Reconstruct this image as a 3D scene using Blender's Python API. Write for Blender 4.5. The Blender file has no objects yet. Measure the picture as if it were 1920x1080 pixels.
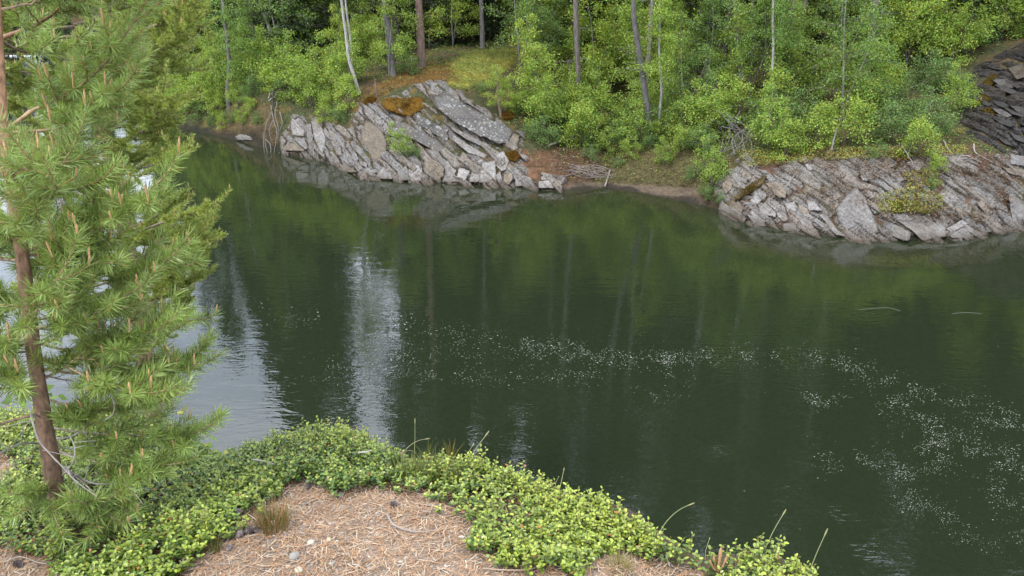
import bpy, math, random
import numpy as np
from mathutils import Vector, Matrix

# ---------------------------------------------------------------- camera, sky, sun, exposure
SC = bpy.context.scene
COL = SC.collection
H = 6.0                      # eye above the water, metres
PITCH = math.radians(22.0)
F = 1478.0                   # focal length in pixels of a 1920 wide picture
CP, SP = math.cos(PITCH), math.sin(PITCH)

cam_d = bpy.data.cameras.new("camera")
cam_d.sensor_width = 36.0
cam_d.lens = 36.0 * F / 1920.0
cam_d.clip_start = 0.05
cam_d.clip_end = 1500
cam = bpy.data.objects.new("camera", cam_d)
COL.objects.link(cam)
cam.location = (0, 0, H)
cam.rotation_euler = (math.pi / 2 - PITCH, 0, 0)
SC.camera = cam

SUN_ELEV = math.radians(52)
SUN_AZ = math.radians(-60)     # sun stands ahead-left of the camera's left shoulder

world = bpy.data.worlds.new("World")
SC.world = world
world.use_nodes = True
wn, wl = world.node_tree.nodes, world.node_tree.links
wn.clear()
w_out = wn.new("ShaderNodeOutputWorld")
w_bg = wn.new("ShaderNodeBackground")
w_bg.inputs["Strength"].default_value = 0.15
w_sky = wn.new("ShaderNodeTexSky")
w_sky.sky_type = 'NISHITA'
w_sky.sun_disc = False
w_sky.sun_elevation = SUN_ELEV
w_sky.sun_rotation = math.radians(-115)
w_tc = wn.new("ShaderNodeTexCoord")
w_map = wn.new("ShaderNodeMapping")
w_map.inputs["Scale"].default_value = (1.0, 1.0, 2.2)
w_noise = wn.new("ShaderNodeTexNoise")
w_noise.inputs["Scale"].default_value = 2.1
w_noise.inputs["Detail"].default_value = 7
w_noise.inputs["Roughness"].default_value = 0.55
w_cr = wn.new("ShaderNodeValToRGB")
w_cr.color_ramp.elements[0].position = 0.30
w_cr.color_ramp.elements[0].color = (0.62, 0.62, 0.62, 1)
w_cr.color_ramp.elements[1].position = 0.62
w_cr.color_ramp.elements[1].color = (0.97, 0.97, 0.97, 1)
w_cr2 = wn.new("ShaderNodeValToRGB")
w_cr2.color_ramp.elements[0].position = 0.35
w_cr2.color_ramp.elements[0].color = (7.2, 7.9, 9.6, 1)
w_cr2.color_ramp.elements[1].position = 0.7
w_cr2.color_ramp.elements[1].color = (13.0, 13.4, 14.2, 1)
w_mix = wn.new("ShaderNodeMix")
w_mix.data_type = 'RGBA'
wl.new(w_tc.outputs["Generated"], w_map.inputs["Vector"])
wl.new(w_map.outputs[0], w_noise.inputs["Vector"])
wl.new(w_noise.outputs["Fac"], w_cr.inputs[0])
wl.new(w_noise.outputs["Fac"], w_cr2.inputs[0])
wl.new(w_cr.outputs[0], w_mix.inputs["Factor"])
wl.new(w_sky.outputs[0], w_mix.inputs["A"])
wl.new(w_cr2.outputs[0], w_mix.inputs["B"])
wl.new(w_mix.outputs["Result"], w_bg.inputs["Color"])
wl.new(w_bg.outputs[0], w_out.inputs["Surface"])

sun_d = bpy.data.lights.new("sun", 'SUN')
sun_d.energy = 1.5
sun_d.angle = math.radians(10)
sun_d.color = (1.0, 0.95, 0.86)
sun = bpy.data.objects.new("sun", sun_d)
COL.objects.link(sun)
# light comes from behind-left of the camera, high up
_sd = Vector((-0.55, -0.45, 1.0)).normalized()
sun.rotation_euler = _sd.to_track_quat('Z', 'Y').to_euler()
w_sky.sun_elevation = math.asin(_sd.z)
w_sky.sun_rotation = math.atan2(_sd.x, _sd.y)

SC.view_settings.view_transform = 'Standard'
SC.view_settings.look = 'None'
SC.view_settings.gamma = 1
SC.view_settings.use_curve_mapping = False
SC.view_settings.exposure = 1.25
SC.render.engine = 'CYCLES'
SC.cycles.max_bounces = 6
SC.cycles.diffuse_bounces = 3
SC.cycles.glossy_bounces = 2
SC.cycles.transmission_bounces = 3
SC.cycles.transparent_max_bounces = 8
SC.cycles.volume_bounces = 0
SC.cycles.caustics_reflective = False
SC.cycles.caustics_refractive = False
SC.cycles.use_denoising = True
SC.cycles.sample_clamp_indirect = 6

# ---------------------------------------------------------------- numeric helpers
RNG = np.random.default_rng(7)
random.seed(7)


def ray(x, y):
    x = np.asarray(x, float); y = np.asarray(y, float)
    u = (x - 960) / F; v = (540 - y) / F
    return np.stack([u, CP + v * SP, -SP + v * CP], -1)


def on_z(x, y, z):
    d = ray(x, y)
    t = (z - H) / d[..., 2]
    return d * t[..., None] + np.array([0, 0, H])


def on_Y(x, y, Y):
    d = ray(x, y)
    t = np.asarray(Y, float) / d[..., 1]
    return d * t[..., None] + np.array([0, 0, H])


def project(P):
    P = np.asarray(P, float)
    x = P[..., 0]; y = P[..., 1]; z = P[..., 2] - H
    depth = y * CP - z * SP
    up = y * SP + z * CP
    depth = np.where(depth < 0.05, 0.05, depth)
    return 960 + F * x / depth, 540 - F * up / depth


def _hash(i, j, k, seed):
    n = (i * 374761393 + j * 668265263 + k * 2147483647 + seed * 974634777) & 0xFFFFFFFF
    n = ((n ^ (n >> 13)) * 1274126177) & 0xFFFFFFFF
    n = n ^ (n >> 16)
    return (n & 0xFFFFFF) / float(0xFFFFFF)


def vnoise(P, seed=0):
    P = np.asarray(P, float)
    I = np.floor(P).astype(np.int64)
    f = P - I
    f = f * f * (3 - 2 * f)
    i, j, k = I[..., 0], I[..., 1], I[..., 2]
    r = 0
    for a in (0, 1):
        wa = f[..., 0] if a else 1 - f[..., 0]
        for b in (0, 1):
            wb = f[..., 1] if b else 1 - f[..., 1]
            for c in (0, 1):
                wc = f[..., 2] if c else 1 - f[..., 2]
                r = r + wa * wb * wc * _hash(i + a, j + b, k + c, seed)
    return r * 2 - 1


def fbm(P, octs=4, seed=0, rough=0.5):
    P = np.asarray(P, float)
    r = 0; amp = 1.0; tot = 0
    for o in range(octs):
        r = r + amp * vnoise(P * (2.03 ** o) + o * 17.3, seed + o)
        tot += amp; amp *= rough
    return r / tot


def cells(u, v, seed=0):
    """2-D cellular noise: distance to nearest, second nearest, random value and offset inside the cell."""
    iu = np.floor(u).astype(np.int64); iv = np.floor(v).astype(np.int64)
    f1 = np.full(u.shape, 9.0); f2 = np.full(u.shape, 9.0)
    rid = np.zeros(u.shape); ou = np.zeros(u.shape); ov = np.zeros(u.shape)
    for a in (-1, 0, 1):
        for b in (-1, 0, 1):
            cu = iu + a; cv = iv + b
            pu = cu + 0.12 + 0.76 * _hash(cu, cv, cu * 0 + 1, seed)
            pv = cv + 0.12 + 0.76 * _hash(cu, cv, cu * 0 + 2, seed)
            d = np.maximum(np.abs(pu - u), np.abs(pv - v)) * 0.6 + 0.4 * np.hypot(pu - u, pv - v)
            r = _hash(cu, cv, cu * 0 + 3, seed)
            near = d < f1
            f2 = np.where(near, f1, np.minimum(f2, d))
            rid = np.where(near, r, rid)
            ou = np.where(near, u - pu, ou); ov = np.where(near, v - pv, ov)
            f1 = np.where(near, d, f1)
    return f1, f2, rid, ou, ov


def smooth(a, b, x):
    t = np.clip((x - a) / (b - a), 0, 1)
    return t * t * (3 - 2 * t)


def poly_sd(px, py, poly):
    """signed distance to a polygon, positive inside"""
    poly = np.asarray(poly, float)
    n = len(poly)
    inside = np.zeros(np.shape(px), bool)
    dist = np.full(np.shape(px), 1e9)
    for i in range(n):
        x0, y0 = poly[i]; x1, y1 = poly[(i + 1) % n]
        dx, dy = x1 - x0, y1 - y0
        L = dx * dx + dy * dy + 1e-12
        t = np.clip(((px - x0) * dx + (py - y0) * dy) / L, 0, 1)
        dist = np.minimum(dist, np.hypot(px - x0 - t * dx, py - y0 - t * dy))
        c = ((y0 > py) != (y1 > py))
        with np.errstate(divide='ignore', invalid='ignore'):
            xi = (x1 - x0) * (py - y0) / (y1 - y0 + 1e-12) + x0
        inside ^= (c & (px < xi))
    return np.where(inside, dist, -dist)


# ---------------------------------------------------------------- mesh helpers
def new_mesh(name, V, faces, mats=(), smooth_shade=False, col=None, mat_idx=None):
    """faces: list of (n,k) integer arrays. col: per-vertex rgb colours (an attribute named Col)."""
    me = bpy.data.meshes.new(name)
    V = np.asarray(V, np.float32)
    fl = [np.asarray(f, np.int32) for f in faces if len(f)]
    me.vertices.add(len(V))
    me.vertices.foreach_set("co", V.ravel())
    loops = np.concatenate([f.ravel() for f in fl])
    counts = np.concatenate([np.full(len(f), f.shape[1], np.int32) for f in fl])
    starts = np.concatenate([[0], np.cumsum(counts)[:-1]]).astype(np.int32)
    me.loops.add(len(loops))
    me.loops.foreach_set("vertex_index", loops)
    me.polygons.add(len(counts))
    me.polygons.foreach_set("loop_start", starts)
    me.polygons.foreach_set("loop_total", counts)
    me.polygons.foreach_set("use_smooth", np.full(len(counts), bool(smooth_shade)))
    if mat_idx is not None:
        me.polygons.foreach_set("material_index", np.asarray(mat_idx, np.int32))
    me.update(calc_edges=True)
    if col is not None:
        at = me.color_attributes.new("Col", 'FLOAT_COLOR', 'POINT')
        c4 = np.ones((len(V), 4), np.float32)
        c4[:, :3] = col
        at.data.foreach_set("color", c4.ravel())
    for m in mats:
        me.materials.append(m)
    return me


def add_obj(name, me, parent=None, loc=None, rot=None, scale=None, **props):
    o = bpy.data.objects.new(name, me)
    COL.objects.link(o)
    if parent is not None:
        o.parent = parent
    if loc is not None:
        o.location = loc
    if rot is not None:
        o.rotation_euler = rot
    if scale is not None:
        o.scale = (scale,) * 3 if np.isscalar(scale) else scale
    for k, v in props.items():
        if v is not None:
            o[k] = v
    return o


def thing(name, label, category, group=None, loc=(0, 0, 0), rot=None, scale=None):
    return add_obj(name, None, None, loc, rot, scale, label=label, category=category, group=group)


def grid_faces(nr, nc, off=0):
    r = np.arange(nr - 1)[:, None]; c = np.arange(nc - 1)[None, :]
    a = (r * nc + c).ravel() + off
    return np.stack([a, a + 1, a + nc + 1, a + nc], 1)


class Bag:
    """collects geometry into one mesh"""
    def __init__(self):
        self.V = []; self.F = {}; self.C = []; self.n = 0; self.hascol = False

    def add(self, V, Fs, col=None):
        V = np.asarray(V, float).reshape(-1, 3)
        for f in (Fs if isinstance(Fs, list) else [Fs]):
            f = np.asarray(f)
            self.F.setdefault(f.shape[1], []).append(f + self.n)
        self.V.append(V)
        if col is None:
            col = np.ones(3)
        self.C.append(np.broadcast_to(np.asarray(col, float), (len(V), 3)))
        self.n += len(V)

    def mesh(self, name, mats=(), smooth_shade=False):
        return new_mesh(name, np.concatenate(self.V), [np.concatenate(v) for v in self.F.values()], mats, smooth_shade,
                        np.concatenate(self.C))

    def tube(self, P, R, sides=5, col=None, cap=True):
        P = np.asarray(P, float); n = len(P)
        R = np.broadcast_to(np.asarray(R, float), (n,))
        T = np.gradient(P, axis=0)
        T /= np.linalg.norm(T, axis=1)[:, None] + 1e-9
        ref = np.where(np.abs(T[:, 2:3]) > 0.9, np.array([[1.0, 0, 0]]), np.array([[0, 0, 1.0]]))
        if np.abs(T[:, 2]).max() > 0.9:
            ref = np.broadcast_to(np.array([[0.9, 0.43, 0.05]]), T.shape)
        A = np.cross(T, ref); A /= np.linalg.norm(A, axis=1)[:, None] + 1e-9
        B = np.cross(T, A)
        ang = np.arange(sides) / sides * 2 * math.pi
        ring = A[:, None, :] * np.cos(ang)[None, :, None] + B[:, None, :] * np.sin(ang)[None, :, None]
        V = P[:, None, :] + ring * R[:, None, None]
        V = V.reshape(-1, 3)
        i = np.arange(n - 1)[:, None] * sides; j = np.arange(sides)[None, :]
        a = (i + j).ravel(); b = (i + (j + 1) % sides).ravel()
        self.add(V, np.stack([a, b, b + sides, a + sides], 1), col)


def spline(pts, n):
    """Catmull-Rom through the points"""
    P = np.asarray(pts, float)
    if len(P) == 2:
        t = np.linspace(0, 1, n)[:, None]
        return P[0] * (1 - t) + P[1] * t
    Q = np.vstack([2 * P[0] - P[1], P, 2 * P[-1] - P[-2]])
    t = np.linspace(0, len(P) - 1, n)
    i = np.minimum(t.astype(int), len(P) - 2)
    f = (t - i)[:, None]
    p0, p1, p2, p3 = Q[i], Q[i + 1], Q[i + 2], Q[i + 3]
    return 0.5 * ((2 * p1) + (-p0 + p2) * f + (2 * p0 - 5 * p1 + 4 * p2 - p3) * f * f + (-p0 + 3 * p1 - 3 * p2 + p3) * f ** 3)


# ---------------------------------------------------------------- materials
def material(name):
    m = bpy.data.materials.new(name)
    m.use_nodes = True
    nt = m.node_tree
    b = nt.nodes["Principled BSDF"]
    return m, nt, b


def N(nt, kind, **kw):
    n = nt.nodes.new(kind)
    for k, v in kw.items():
        if k in n.inputs.keys():
            n.inputs[k].default_value = v
        else:
            setattr(n, k, v)
    return n


def noise_node(nt, scale, detail=4, rough=0.55, coord=None, vscale=None):
    n = N(nt, "ShaderNodeTexNoise", Scale=scale, Detail=detail, Roughness=rough)
    geo = N(nt, "ShaderNodeNewGeometry") if coord is None else None
    src = geo.outputs["Position"] if coord is None else coord
    if vscale is not None:
        mp = N(nt, "ShaderNodeMapping")
        mp.inputs["Scale"].default_value = vscale
        nt.links.new(src, mp.inputs["Vector"]); src = mp.outputs[0]
    nt.links.new(src, n.inputs["Vector"])
    return n


def ramp(nt, src, stops):
    r = N(nt, "ShaderNodeValToRGB")
    while len(r.color_ramp.elements) < len(stops):
        r.color_ramp.elements.new(0.5)
    for e, (p, c) in zip(r.color_ramp.elements, stops):
        e.position = p
        e.color = (*c, 1) if len(c) == 3 else c
    nt.links.new(src, r.inputs[0])
    return r


def mixc(nt, fac, a, b, mode='MIX'):
    m = N(nt, "ShaderNodeMix", data_type='RGBA', blend_type=mode)
    for s, k in ((fac, "Factor"), (a, "A"), (b, "B")):
        if hasattr(s, "links"):
            nt.links.new(s, m.inputs[k])
        elif k == "Factor":
            m.inputs["Factor"].default_value = s
        else:
            m.inputs[k].default_value = (*s, 1)
    return m.outputs["Result"]


def bump(nt, src, strength, dist, bsdf, chain=None):
    b = N(nt, "ShaderNodeBump", Strength=strength, Distance=dist)
    nt.links.new(src, b.inputs["Height"])
    if chain is not None:
        nt.links.new(chain.outputs[0], b.inputs["Normal"])
    if bsdf is not None:
        nt.links.new(b.outputs[0], bsdf.inputs["Normal"])
    return b


def leaf_mat(name, trans=0.35, rough=0.5, tint=(1.25, 1.15, 0.45), spec=0.4, gain=1.0):
    """colour comes from the per-leaf attribute; light also passes through"""
    m, nt, b = material(name)
    at = N(nt, "ShaderNodeAttribute", attribute_name="Col")
    base = mixc(nt, 1.0, at.outputs["Color"], (gain,) * 3, 'MULTIPLY')
    nt.links.new(base, b.inputs["Base Color"])
    b.inputs["Roughness"].default_value = rough
    b.inputs["Specular IOR Level"].default_value = spec
    tr = N(nt, "ShaderNodeBsdfTranslucent")
    c = mixc(nt, 1.0, base, tint, 'MULTIPLY')
    nt.links.new(c, tr.inputs["Color"])
    mx = N(nt, "ShaderNodeMixShader")
    mx.inputs[0].default_value = trans
    out = nt.nodes["Material Output"]
    nt.links.new(b.outputs[0], mx.inputs[1]); nt.links.new(tr.outputs[0], mx.inputs[2])
    nt.links.new(mx.outputs[0], out.inputs["Surface"])
    return m


def col_mat(name, rough=0.8, bumpscale=None, bumpd=0.01, vary=0.35, nscale=30, spec=0.3, vscale=None, gain=1.0):
    m, nt, b = material(name)
    at = N(nt, "ShaderNodeAttribute", attribute_name="Col")
    nz = noise_node(nt, nscale, 5, 0.6, vscale=vscale)
    lo, hi = (1 - vary) * gain, (1 + vary) * gain
    r = ramp(nt, nz.outputs["Fac"], [(0.3, (lo, lo, lo)), (0.7, (hi, hi, hi))])
    c = mixc(nt, 1.0, at.outputs["Color"], r.outputs[0], 'MULTIPLY')
    nt.links.new(c, b.inputs["Base Color"])
    b.inputs["Roughness"].default_value = rough
    b.inputs["Specular IOR Level"].default_value = spec
    if bumpscale:
        n2 = noise_node(nt, bumpscale, 5, 0.6, vscale=vscale)
        bump(nt, n2.outputs["Fac"], 0.8, bumpd, b)
    return m


_up = np.array([0, 0.12, 0.993])
BED = math.cos(math.radians(38)) * np.array([1.0, 0, 0]) - math.sin(math.radians(38)) * _up     # direction the rock beds run
NRM = math.sin(math.radians(38)) * np.array([1.0, 0, 0]) + math.cos(math.radians(38)) * _up     # across the beds


def rock_mat(name, dark=1.0, lichen=0.5, gain=.5):
    m, nt, b = material(name)
    geo = N(nt, "ShaderNodeNewGeometry")
    at = N(nt, "ShaderNodeAttribute", attribute_name="Col")
    # bedding bands: noise stretched along the beds
    sc = N(nt, "ShaderNodeCombineXYZ")
    for q, (axis, k) in enumerate(((BED, 1.4), (NRM, 13.0), (np.array([0, 1.0, 0]), 1.5))):
        dp = N(nt, "ShaderNodeVectorMath", operation='DOT_PRODUCT')
        nt.links.new(geo.outputs["Position"], dp.inputs[0]); dp.inputs[1].default_value = tuple(axis * k)
        nt.links.new(dp.outputs["Value"], sc.inputs[q])
    nb = N(nt, "ShaderNodeTexNoise", Scale=1.3, Detail=8, Roughness=0.65)
    nt.links.new(sc.outputs[0], nb.inputs["Vector"])
    r1 = ramp(nt, nb.outputs["Fac"], [(0.25, tuple(gain * q for q in (0.40, 0.39, 0.40))), (0.42, tuple(gain * q for q in (0.88, 0.86, 0.84))), (0.62, (gain, gain, gain)), (0.8, tuple(gain * q for q in (1.3, 1.28, 1.22)))])
    c = mixc(nt, 1.0, at.outputs["Color"], r1.outputs[0], 'MULTIPLY')
    # blotches
    n2 = N(nt, "ShaderNodeTexNoise", Scale=2.3, Detail=6, Roughness=0.6)
    nt.links.new(geo.outputs["Position"], n2.inputs["Vector"])
    r2 = ramp(nt, n2.outputs["Fac"], [(0.48, (0, 0, 0)), (0.66, (0.55, 0.55, 0.55))])
    c = mixc(nt, r2.outputs[0], c, (0.22 * dark, 0.175 * dark, 0.125 * dark))
    ng = N(nt, "ShaderNodeTexNoise", Scale=17, Detail=7, Roughness=0.7)
    nt.links.new(geo.outputs["Position"], ng.inputs["Vector"])
    rg_ = ramp(nt, ng.outputs["Fac"], [(0.32, (0.5, 0.49, 0.47)), (0.5, (1, 1, 1)), (0.68, (1.45, 1.45, 1.43))])
    c = mixc(nt, 1.0, c, rg_.outputs[0], 'MULTIPLY')
    # pale lichen crusts
    v = N(nt, "ShaderNodeTexVoronoi", Scale=11.0)
    nd = N(nt, "ShaderNodeTexNoise", Scale=9, Detail=6, Roughness=0.7)
    nt.links.new(geo.outputs["Position"], nd.inputs["Vector"])
    dm = mixc(nt, 0.22, geo.outputs["Position"], nd.outputs["Color"])
    nt.links.new(dm, v.inputs["Vector"])
    n3 = N(nt, "ShaderNodeTexNoise", Scale=1.1, Detail=3)
    nt.links.new(geo.outputs["Position"], n3.inputs["Vector"])
    ma = N(nt, "ShaderNodeMath", operation='MULTIPLY_ADD')
    nt.links.new(n3.outputs["Fac"], ma.inputs[0]); ma.inputs[1].default_value = 0.9; ma.inputs[2].default_value = -0.62 + 0.5 * lichen
    mb = N(nt, "ShaderNodeMath", operation='SUBTRACT')
    nt.links.new(ma.outputs[0], mb.inputs[0]); nt.links.new(v.outputs["Distance"], mb.inputs[1])
    r3 = ramp(nt, mb.outputs[0], [(0.0, (0, 0, 0)), (0.06, (0.8, 0.8, 0.8))])
    c = mixc(nt, r3.outputs[0], c, (0.27, 0.275, 0.26))
    # brown film just above the waterline
    sep = N(nt, "ShaderNodeSeparateXYZ")
    nt.links.new(geo.outputs["Position"], sep.inputs[0])
    mz = N(nt, "ShaderNodeMath", operation='MULTIPLY_ADD')
    nt.links.new(n2.outputs["Fac"], mz.inputs[0]); mz.inputs[1].default_value = 0.35
    nt.links.new(sep.outputs["Z"], mz.inputs[2])
    r4 = ramp(nt, mz.outputs[0], [(0.19, (0.92, 0.92, 0.92)), (0.24, (0.6, 0.6, 0.6)), (0.40, (0, 0, 0))])
    c = mixc(nt, r4.outputs[0], c, (0.055, 0.040, 0.026))
    nt.links.new(c, b.inputs["Base Color"])
    b.inputs["Roughness"].default_value = 0.75
    b.inputs["Specular IOR Level"].default_value = 0.35
    n5 = N(nt, "ShaderNodeTexNoise", Scale=14, Detail=8, Roughness=0.7)
    nt.links.new(geo.outputs["Position"], n5.inputs["Vector"])
    b1 = bump(nt, n5.outputs["Fac"], 1.0, 0.05, None)
    bump(nt, nb.outputs["Fac"], 1.0, 0.09, b, b1)
    return m


M = {}
M['rock'] = rock_mat("grey_schist", .55, 0.50, gain=.50)
M['rock_lichen'] = rock_mat("lichen_spotted_schist", .5, 0.95, gain=.30)
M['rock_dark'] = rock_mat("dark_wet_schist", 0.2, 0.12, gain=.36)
M['leaf'] = leaf_mat("birch_leaf", 0.48, 0.5, (1.2, 1.1, 0.55), gain=1.52)
M['leaf_glossy'] = leaf_mat("lingonberry_leaf", 0.22, 0.32, spec=0.55, gain=0.95)
M['needle'] = leaf_mat("pine_needle", 0.25, 0.42, (1.1, 1.1, 0.6), 0.5, gain=0.95)
M['conifer'] = leaf_mat("conifer_foliage", 0.15, 0.6, gain=0.7)
M['grass'] = leaf_mat("grass_blade", 0.3, 0.6, (1.1, 1.05, 0.7), gain=0.62)
M['bark'] = col_mat("bark", 0.9, 35, 0.02, 0.45, 18, vscale=(1, 1, 0.25), gain=0.55)
M['bark_near'] = col_mat("scaly_pine_bark", 0.9, 90, 0.006, 0.5, 70, vscale=(1, 1, 0.45), gain=0.68)
M['twig'] = col_mat("bare_twig", 0.85, None, 0, 0.25, 30, gain=0.6)
M['ground'] = col_mat("forest_floor", 0.95, 16, 0.06, 0.5, 9, gain=0.55)
M['soil'] = col_mat("needle_litter_soil", 0.95, 120, 0.008, 0.4, 60, gain=0.66)
M['moss'] = col_mat("moss_cushion", 1.0, 40, 0.03, 0.4, 26, spec=0.05, gain=0.5)
M['mud'] = col_mat("river_silt", 0.7, 12, 0.02, 0.2, 4, gain=0.55)
M['pebble'] = col_mat("pebble", 0.8, 60, 0.003, 0.25, 50, gain=0.62)
M['litter'] = col_mat("dry_needles", 0.85, None, 0, 0.15, 20, gain=0.7)
M['candle'] = col_mat("new_pine_shoot", 0.75, 300, 0.002, 0.25, 200, gain=0.8)

# foam
m, nt, b = material("river_foam")
b.inputs["Base Color"].default_value = (0.29, 0.30, 0.25, 1); b.inputs["Roughness"].default_value = 0.6
M['foam'] = m
# ================================================================ THE FAR BANK
# each key: pixel column and pixel row of the waterline, then (pixel row, metres behind the waterline)
KEYS = [
    (-900, 100, [(92, 1.5), (84, 6), (70, 14)]),
    (-300, 100, [(92, 1.5), (84, 6), (70, 14)]),
    (140, 104, [(96, 1.5), (86, 6), (70, 14)]),
    (215, 128, [(118, 1.5), (104, 6), (90, 14)]),
    (262, 190, [(180, .6), (165, 2), (140, 5), (112, 12)]),
    (330, 238, [(226, .3), (212, .9), (185, 2.6), (140, 6), (112, 13)]),
    (440, 262, [(250, .15), (214, .9), (180, 2.2), (140, 5), (100, 13)]),
    (500, 278, [(238, .2), (200, .9), (170, 2.0), (130, 5), (95, 13)]),
    (530, 286, [(255, .3), (215, .9), (190, 2), (150, 4), (95, 13)]),
    (610, 303, [(260, .6), (225, 1.2), (205, 1.8), (170, 4), (95, 13)]),
    (680, 333, [(300, .5), (255, 1.2), (215, 1.8), (192, 2.3), (160, 4), (120, 6.5), (95, 13)]),
    (750, 338, [(305, .5), (275, 1.2), (215, 2.0), (180, 2.8), (158, 3.4), (140, 4.7), (118, 7), (95, 13)]),
    (830, 343, [(305, .45), (280, 1.3), (220, 2.1), (154, 3.2), (140, 4.2), (100, 7), (85, 9.5), (80, 13)]),
    (900, 346, [(305, .45), (285, 1.4), (235, 2.1), (205, 2.7), (160, 3.8), (110, 6.5), (82, 9.5), (76, 13)]),
    (970, 350, [(310, .6), (290, 1.3), (250, 2.2), (220, 3), (175, 4.5), (120, 7.5), (80, 11), (66, 13)]),
    (1050, 357, [(325, .5), (300, 1.4), (280, 2.4), (240, 4), (170, 7), (100, 11), (78, 13)]),
    (1140, 352, [(335, .6), (325, .8), (300, 1.6), (270, 2.8), (220, 5), (150, 8.5), (85, 13)]),
    (1290, 378, [(350, .75), (344, .85), (285, 1.7), (268, 2.5), (220, 4.5), (150, 8), (60, 13)]),
    (1345, 392, [(360, .3), (320, 1.0), (285, 1.6), (262, 2.5), (210, 4.7), (120, 9), (40, 13)]),
    (1380, 410, [(370, .5), (320, 1.2), (290, 1.8), (262, 2.6), (200, 5), (100, 9), (30, 13)]),
    (1480, 433, [(380, .8), (320, 1.8), (290, 2.5), (250, 3.8), (180, 7), (80, 11), (40, 13)]),
    (1610, 448, [(360, 1.0), (330, 1.6), (295, 2.4), (250, 3.8), (180, 7), (80, 11), (40, 13)]),
    (1750, 449, [(400, .7), (370, 1.2), (330, 1.9), (290, 2.7), (250, 3.8), (180, 6), (100, 9), (30, 13)]),
    (1830, 444, [(380, .9), (330, 1.7), (290, 2.4), (262, 3.0), (180, 4.8), (100, 7), (20, 13)]),
    (1900, 428, [(380, .7), (350, 1.3), (335, 1.6), (270, 2.6), (180, 3.6), (100, 4.8), (0, 9), (-60, 13)]),
    (2150, 420, [(380, .8), (300, 2), (150, 4), (50, 6), (-60, 13)]),
    (3400, 420, [(380, .8), (300, 2), (150, 4), (50, 6), (-60, 13)]),
]
DG = np.concatenate([np.arange(0, 14.001, 0.05), [20, 30, 50, 90, 160, 300]])
KA, KY, KZ = [], [], []
for (kx, ky, prof) in KEYS:
    p = on_z(kx, ky, 0.0)
    a = p[0] / p[1]
    KA.append(a); KY.append(p[1])
    ds, zs = [0.0], [0.0]
    for (py, dd) in prof:
        v = (540 - py) / F
        Y = p[1] + dd
        ds.append(dd); zs.append(H + Y * (-SP + v * CP) / (CP + v * SP))
    slope = 0.13 if kx < 700 else 0.20
    if kx < 250:
        slope = 0.06
    zl, dl = zs[-1], ds[-1]
    for dd in (20, 30, 50, 90, 160, 300):
        ds.append(dd); zs.append(zl + slope * min(dd - dl, 80))
    KZ.append(np.interp(DG, ds, zs))
KA, KY, KZ = np.array(KA), np.array(KY), np.array(KZ)
# smooth the columns a little so that key lines do not show as creases
AG = np.arange(KA[0], KA[-1], 0.004)
_Y = np.interp(AG, KA, KY)
_Z = np.stack([np.interp(AG, KA, KZ[:, j]) for j in range(len(DG))], 1)
ker = np.array([1, 2, 3, 2, 1.0]); ker /= ker.sum()


def _sm(A):
    P = np.pad(A, ((2, 2),) + ((0, 0),) * (A.ndim - 1), mode='edge')
    return sum(k * P[i:i + len(A)] for i, k in enumerate(ker))


for _ in range(2):
    _Z = _sm(_Z)
_Y = _sm(_Y)


def shore_Y(a):
    return np.interp(a, AG, _Y)


def base_z(a, d):
    """height of the bank without roughness; a = X/Y, d = metres behind the waterline"""
    a = np.asarray(a, float); d = np.asarray(d, float)
    fa = np.clip((a - AG[0]) / 0.004, 0, len(AG) - 1.001)
    i = fa.astype(int); fa = fa - i
    j = np.clip(np.searchsorted(DG, d, side='right') - 1, 0, len(DG) - 2)
    fd = np.clip((d - DG[j]) / (DG[j + 1] - DG[j]), 0, 1)
    z = (_Z[i, j] * (1 - fa) + _Z[i + 1, j] * fa) * (1 - fd) + (_Z[i, j + 1] * (1 - fa) + _Z[i + 1, j + 1] * fa) * fd
    return np.where(d < 0, np.maximum(d * 0.33, -2.6), z)


def far_z(X, Y, rough=True):
    a = X / Y
    d = Y - shore_Y(a)
    z = base_z(a, d)
    if rough:
        P = np.stack([X, Y, Y * 0], -1)
        z = z + smooth(0.3, 2.5, d) * (0.10 * fbm(P * 1.6, 3, 3) + 0.3 * smooth(4, 12, d) * fbm(P * 0.45, 3, 5)) \
            + 0.025 * fbm(P * 6, 2, 9) * smooth(-0.3, 0.6, d)
    return z


def hit(px, py):
    """Y where the line of sight through a pixel meets the far bank"""
    px = np.atleast_1d(np.asarray(px, float)); py = np.atleast_1d(np.asarray(py, float))
    d = ray(px, py)
    best = np.full(px.shape, np.nan)
    prev = None
    for Y in np.arange(14, 75, 0.12):
        t = Y / d[:, 1]
        P = d * t[:, None]
        a = P[:, 0] / Y
        g = base_z(a, Y - shore_Y(a)) - (P[:, 2] + H)
        if prev is not None:
            c = np.isnan(best) & (prev < 0) & (g >= 0)
            best = np.where(c, Y - 0.12 * g / (g - prev + 1e-9), best)
        prev = g
    return np.where(np.isnan(best), 60.0, best)


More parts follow.
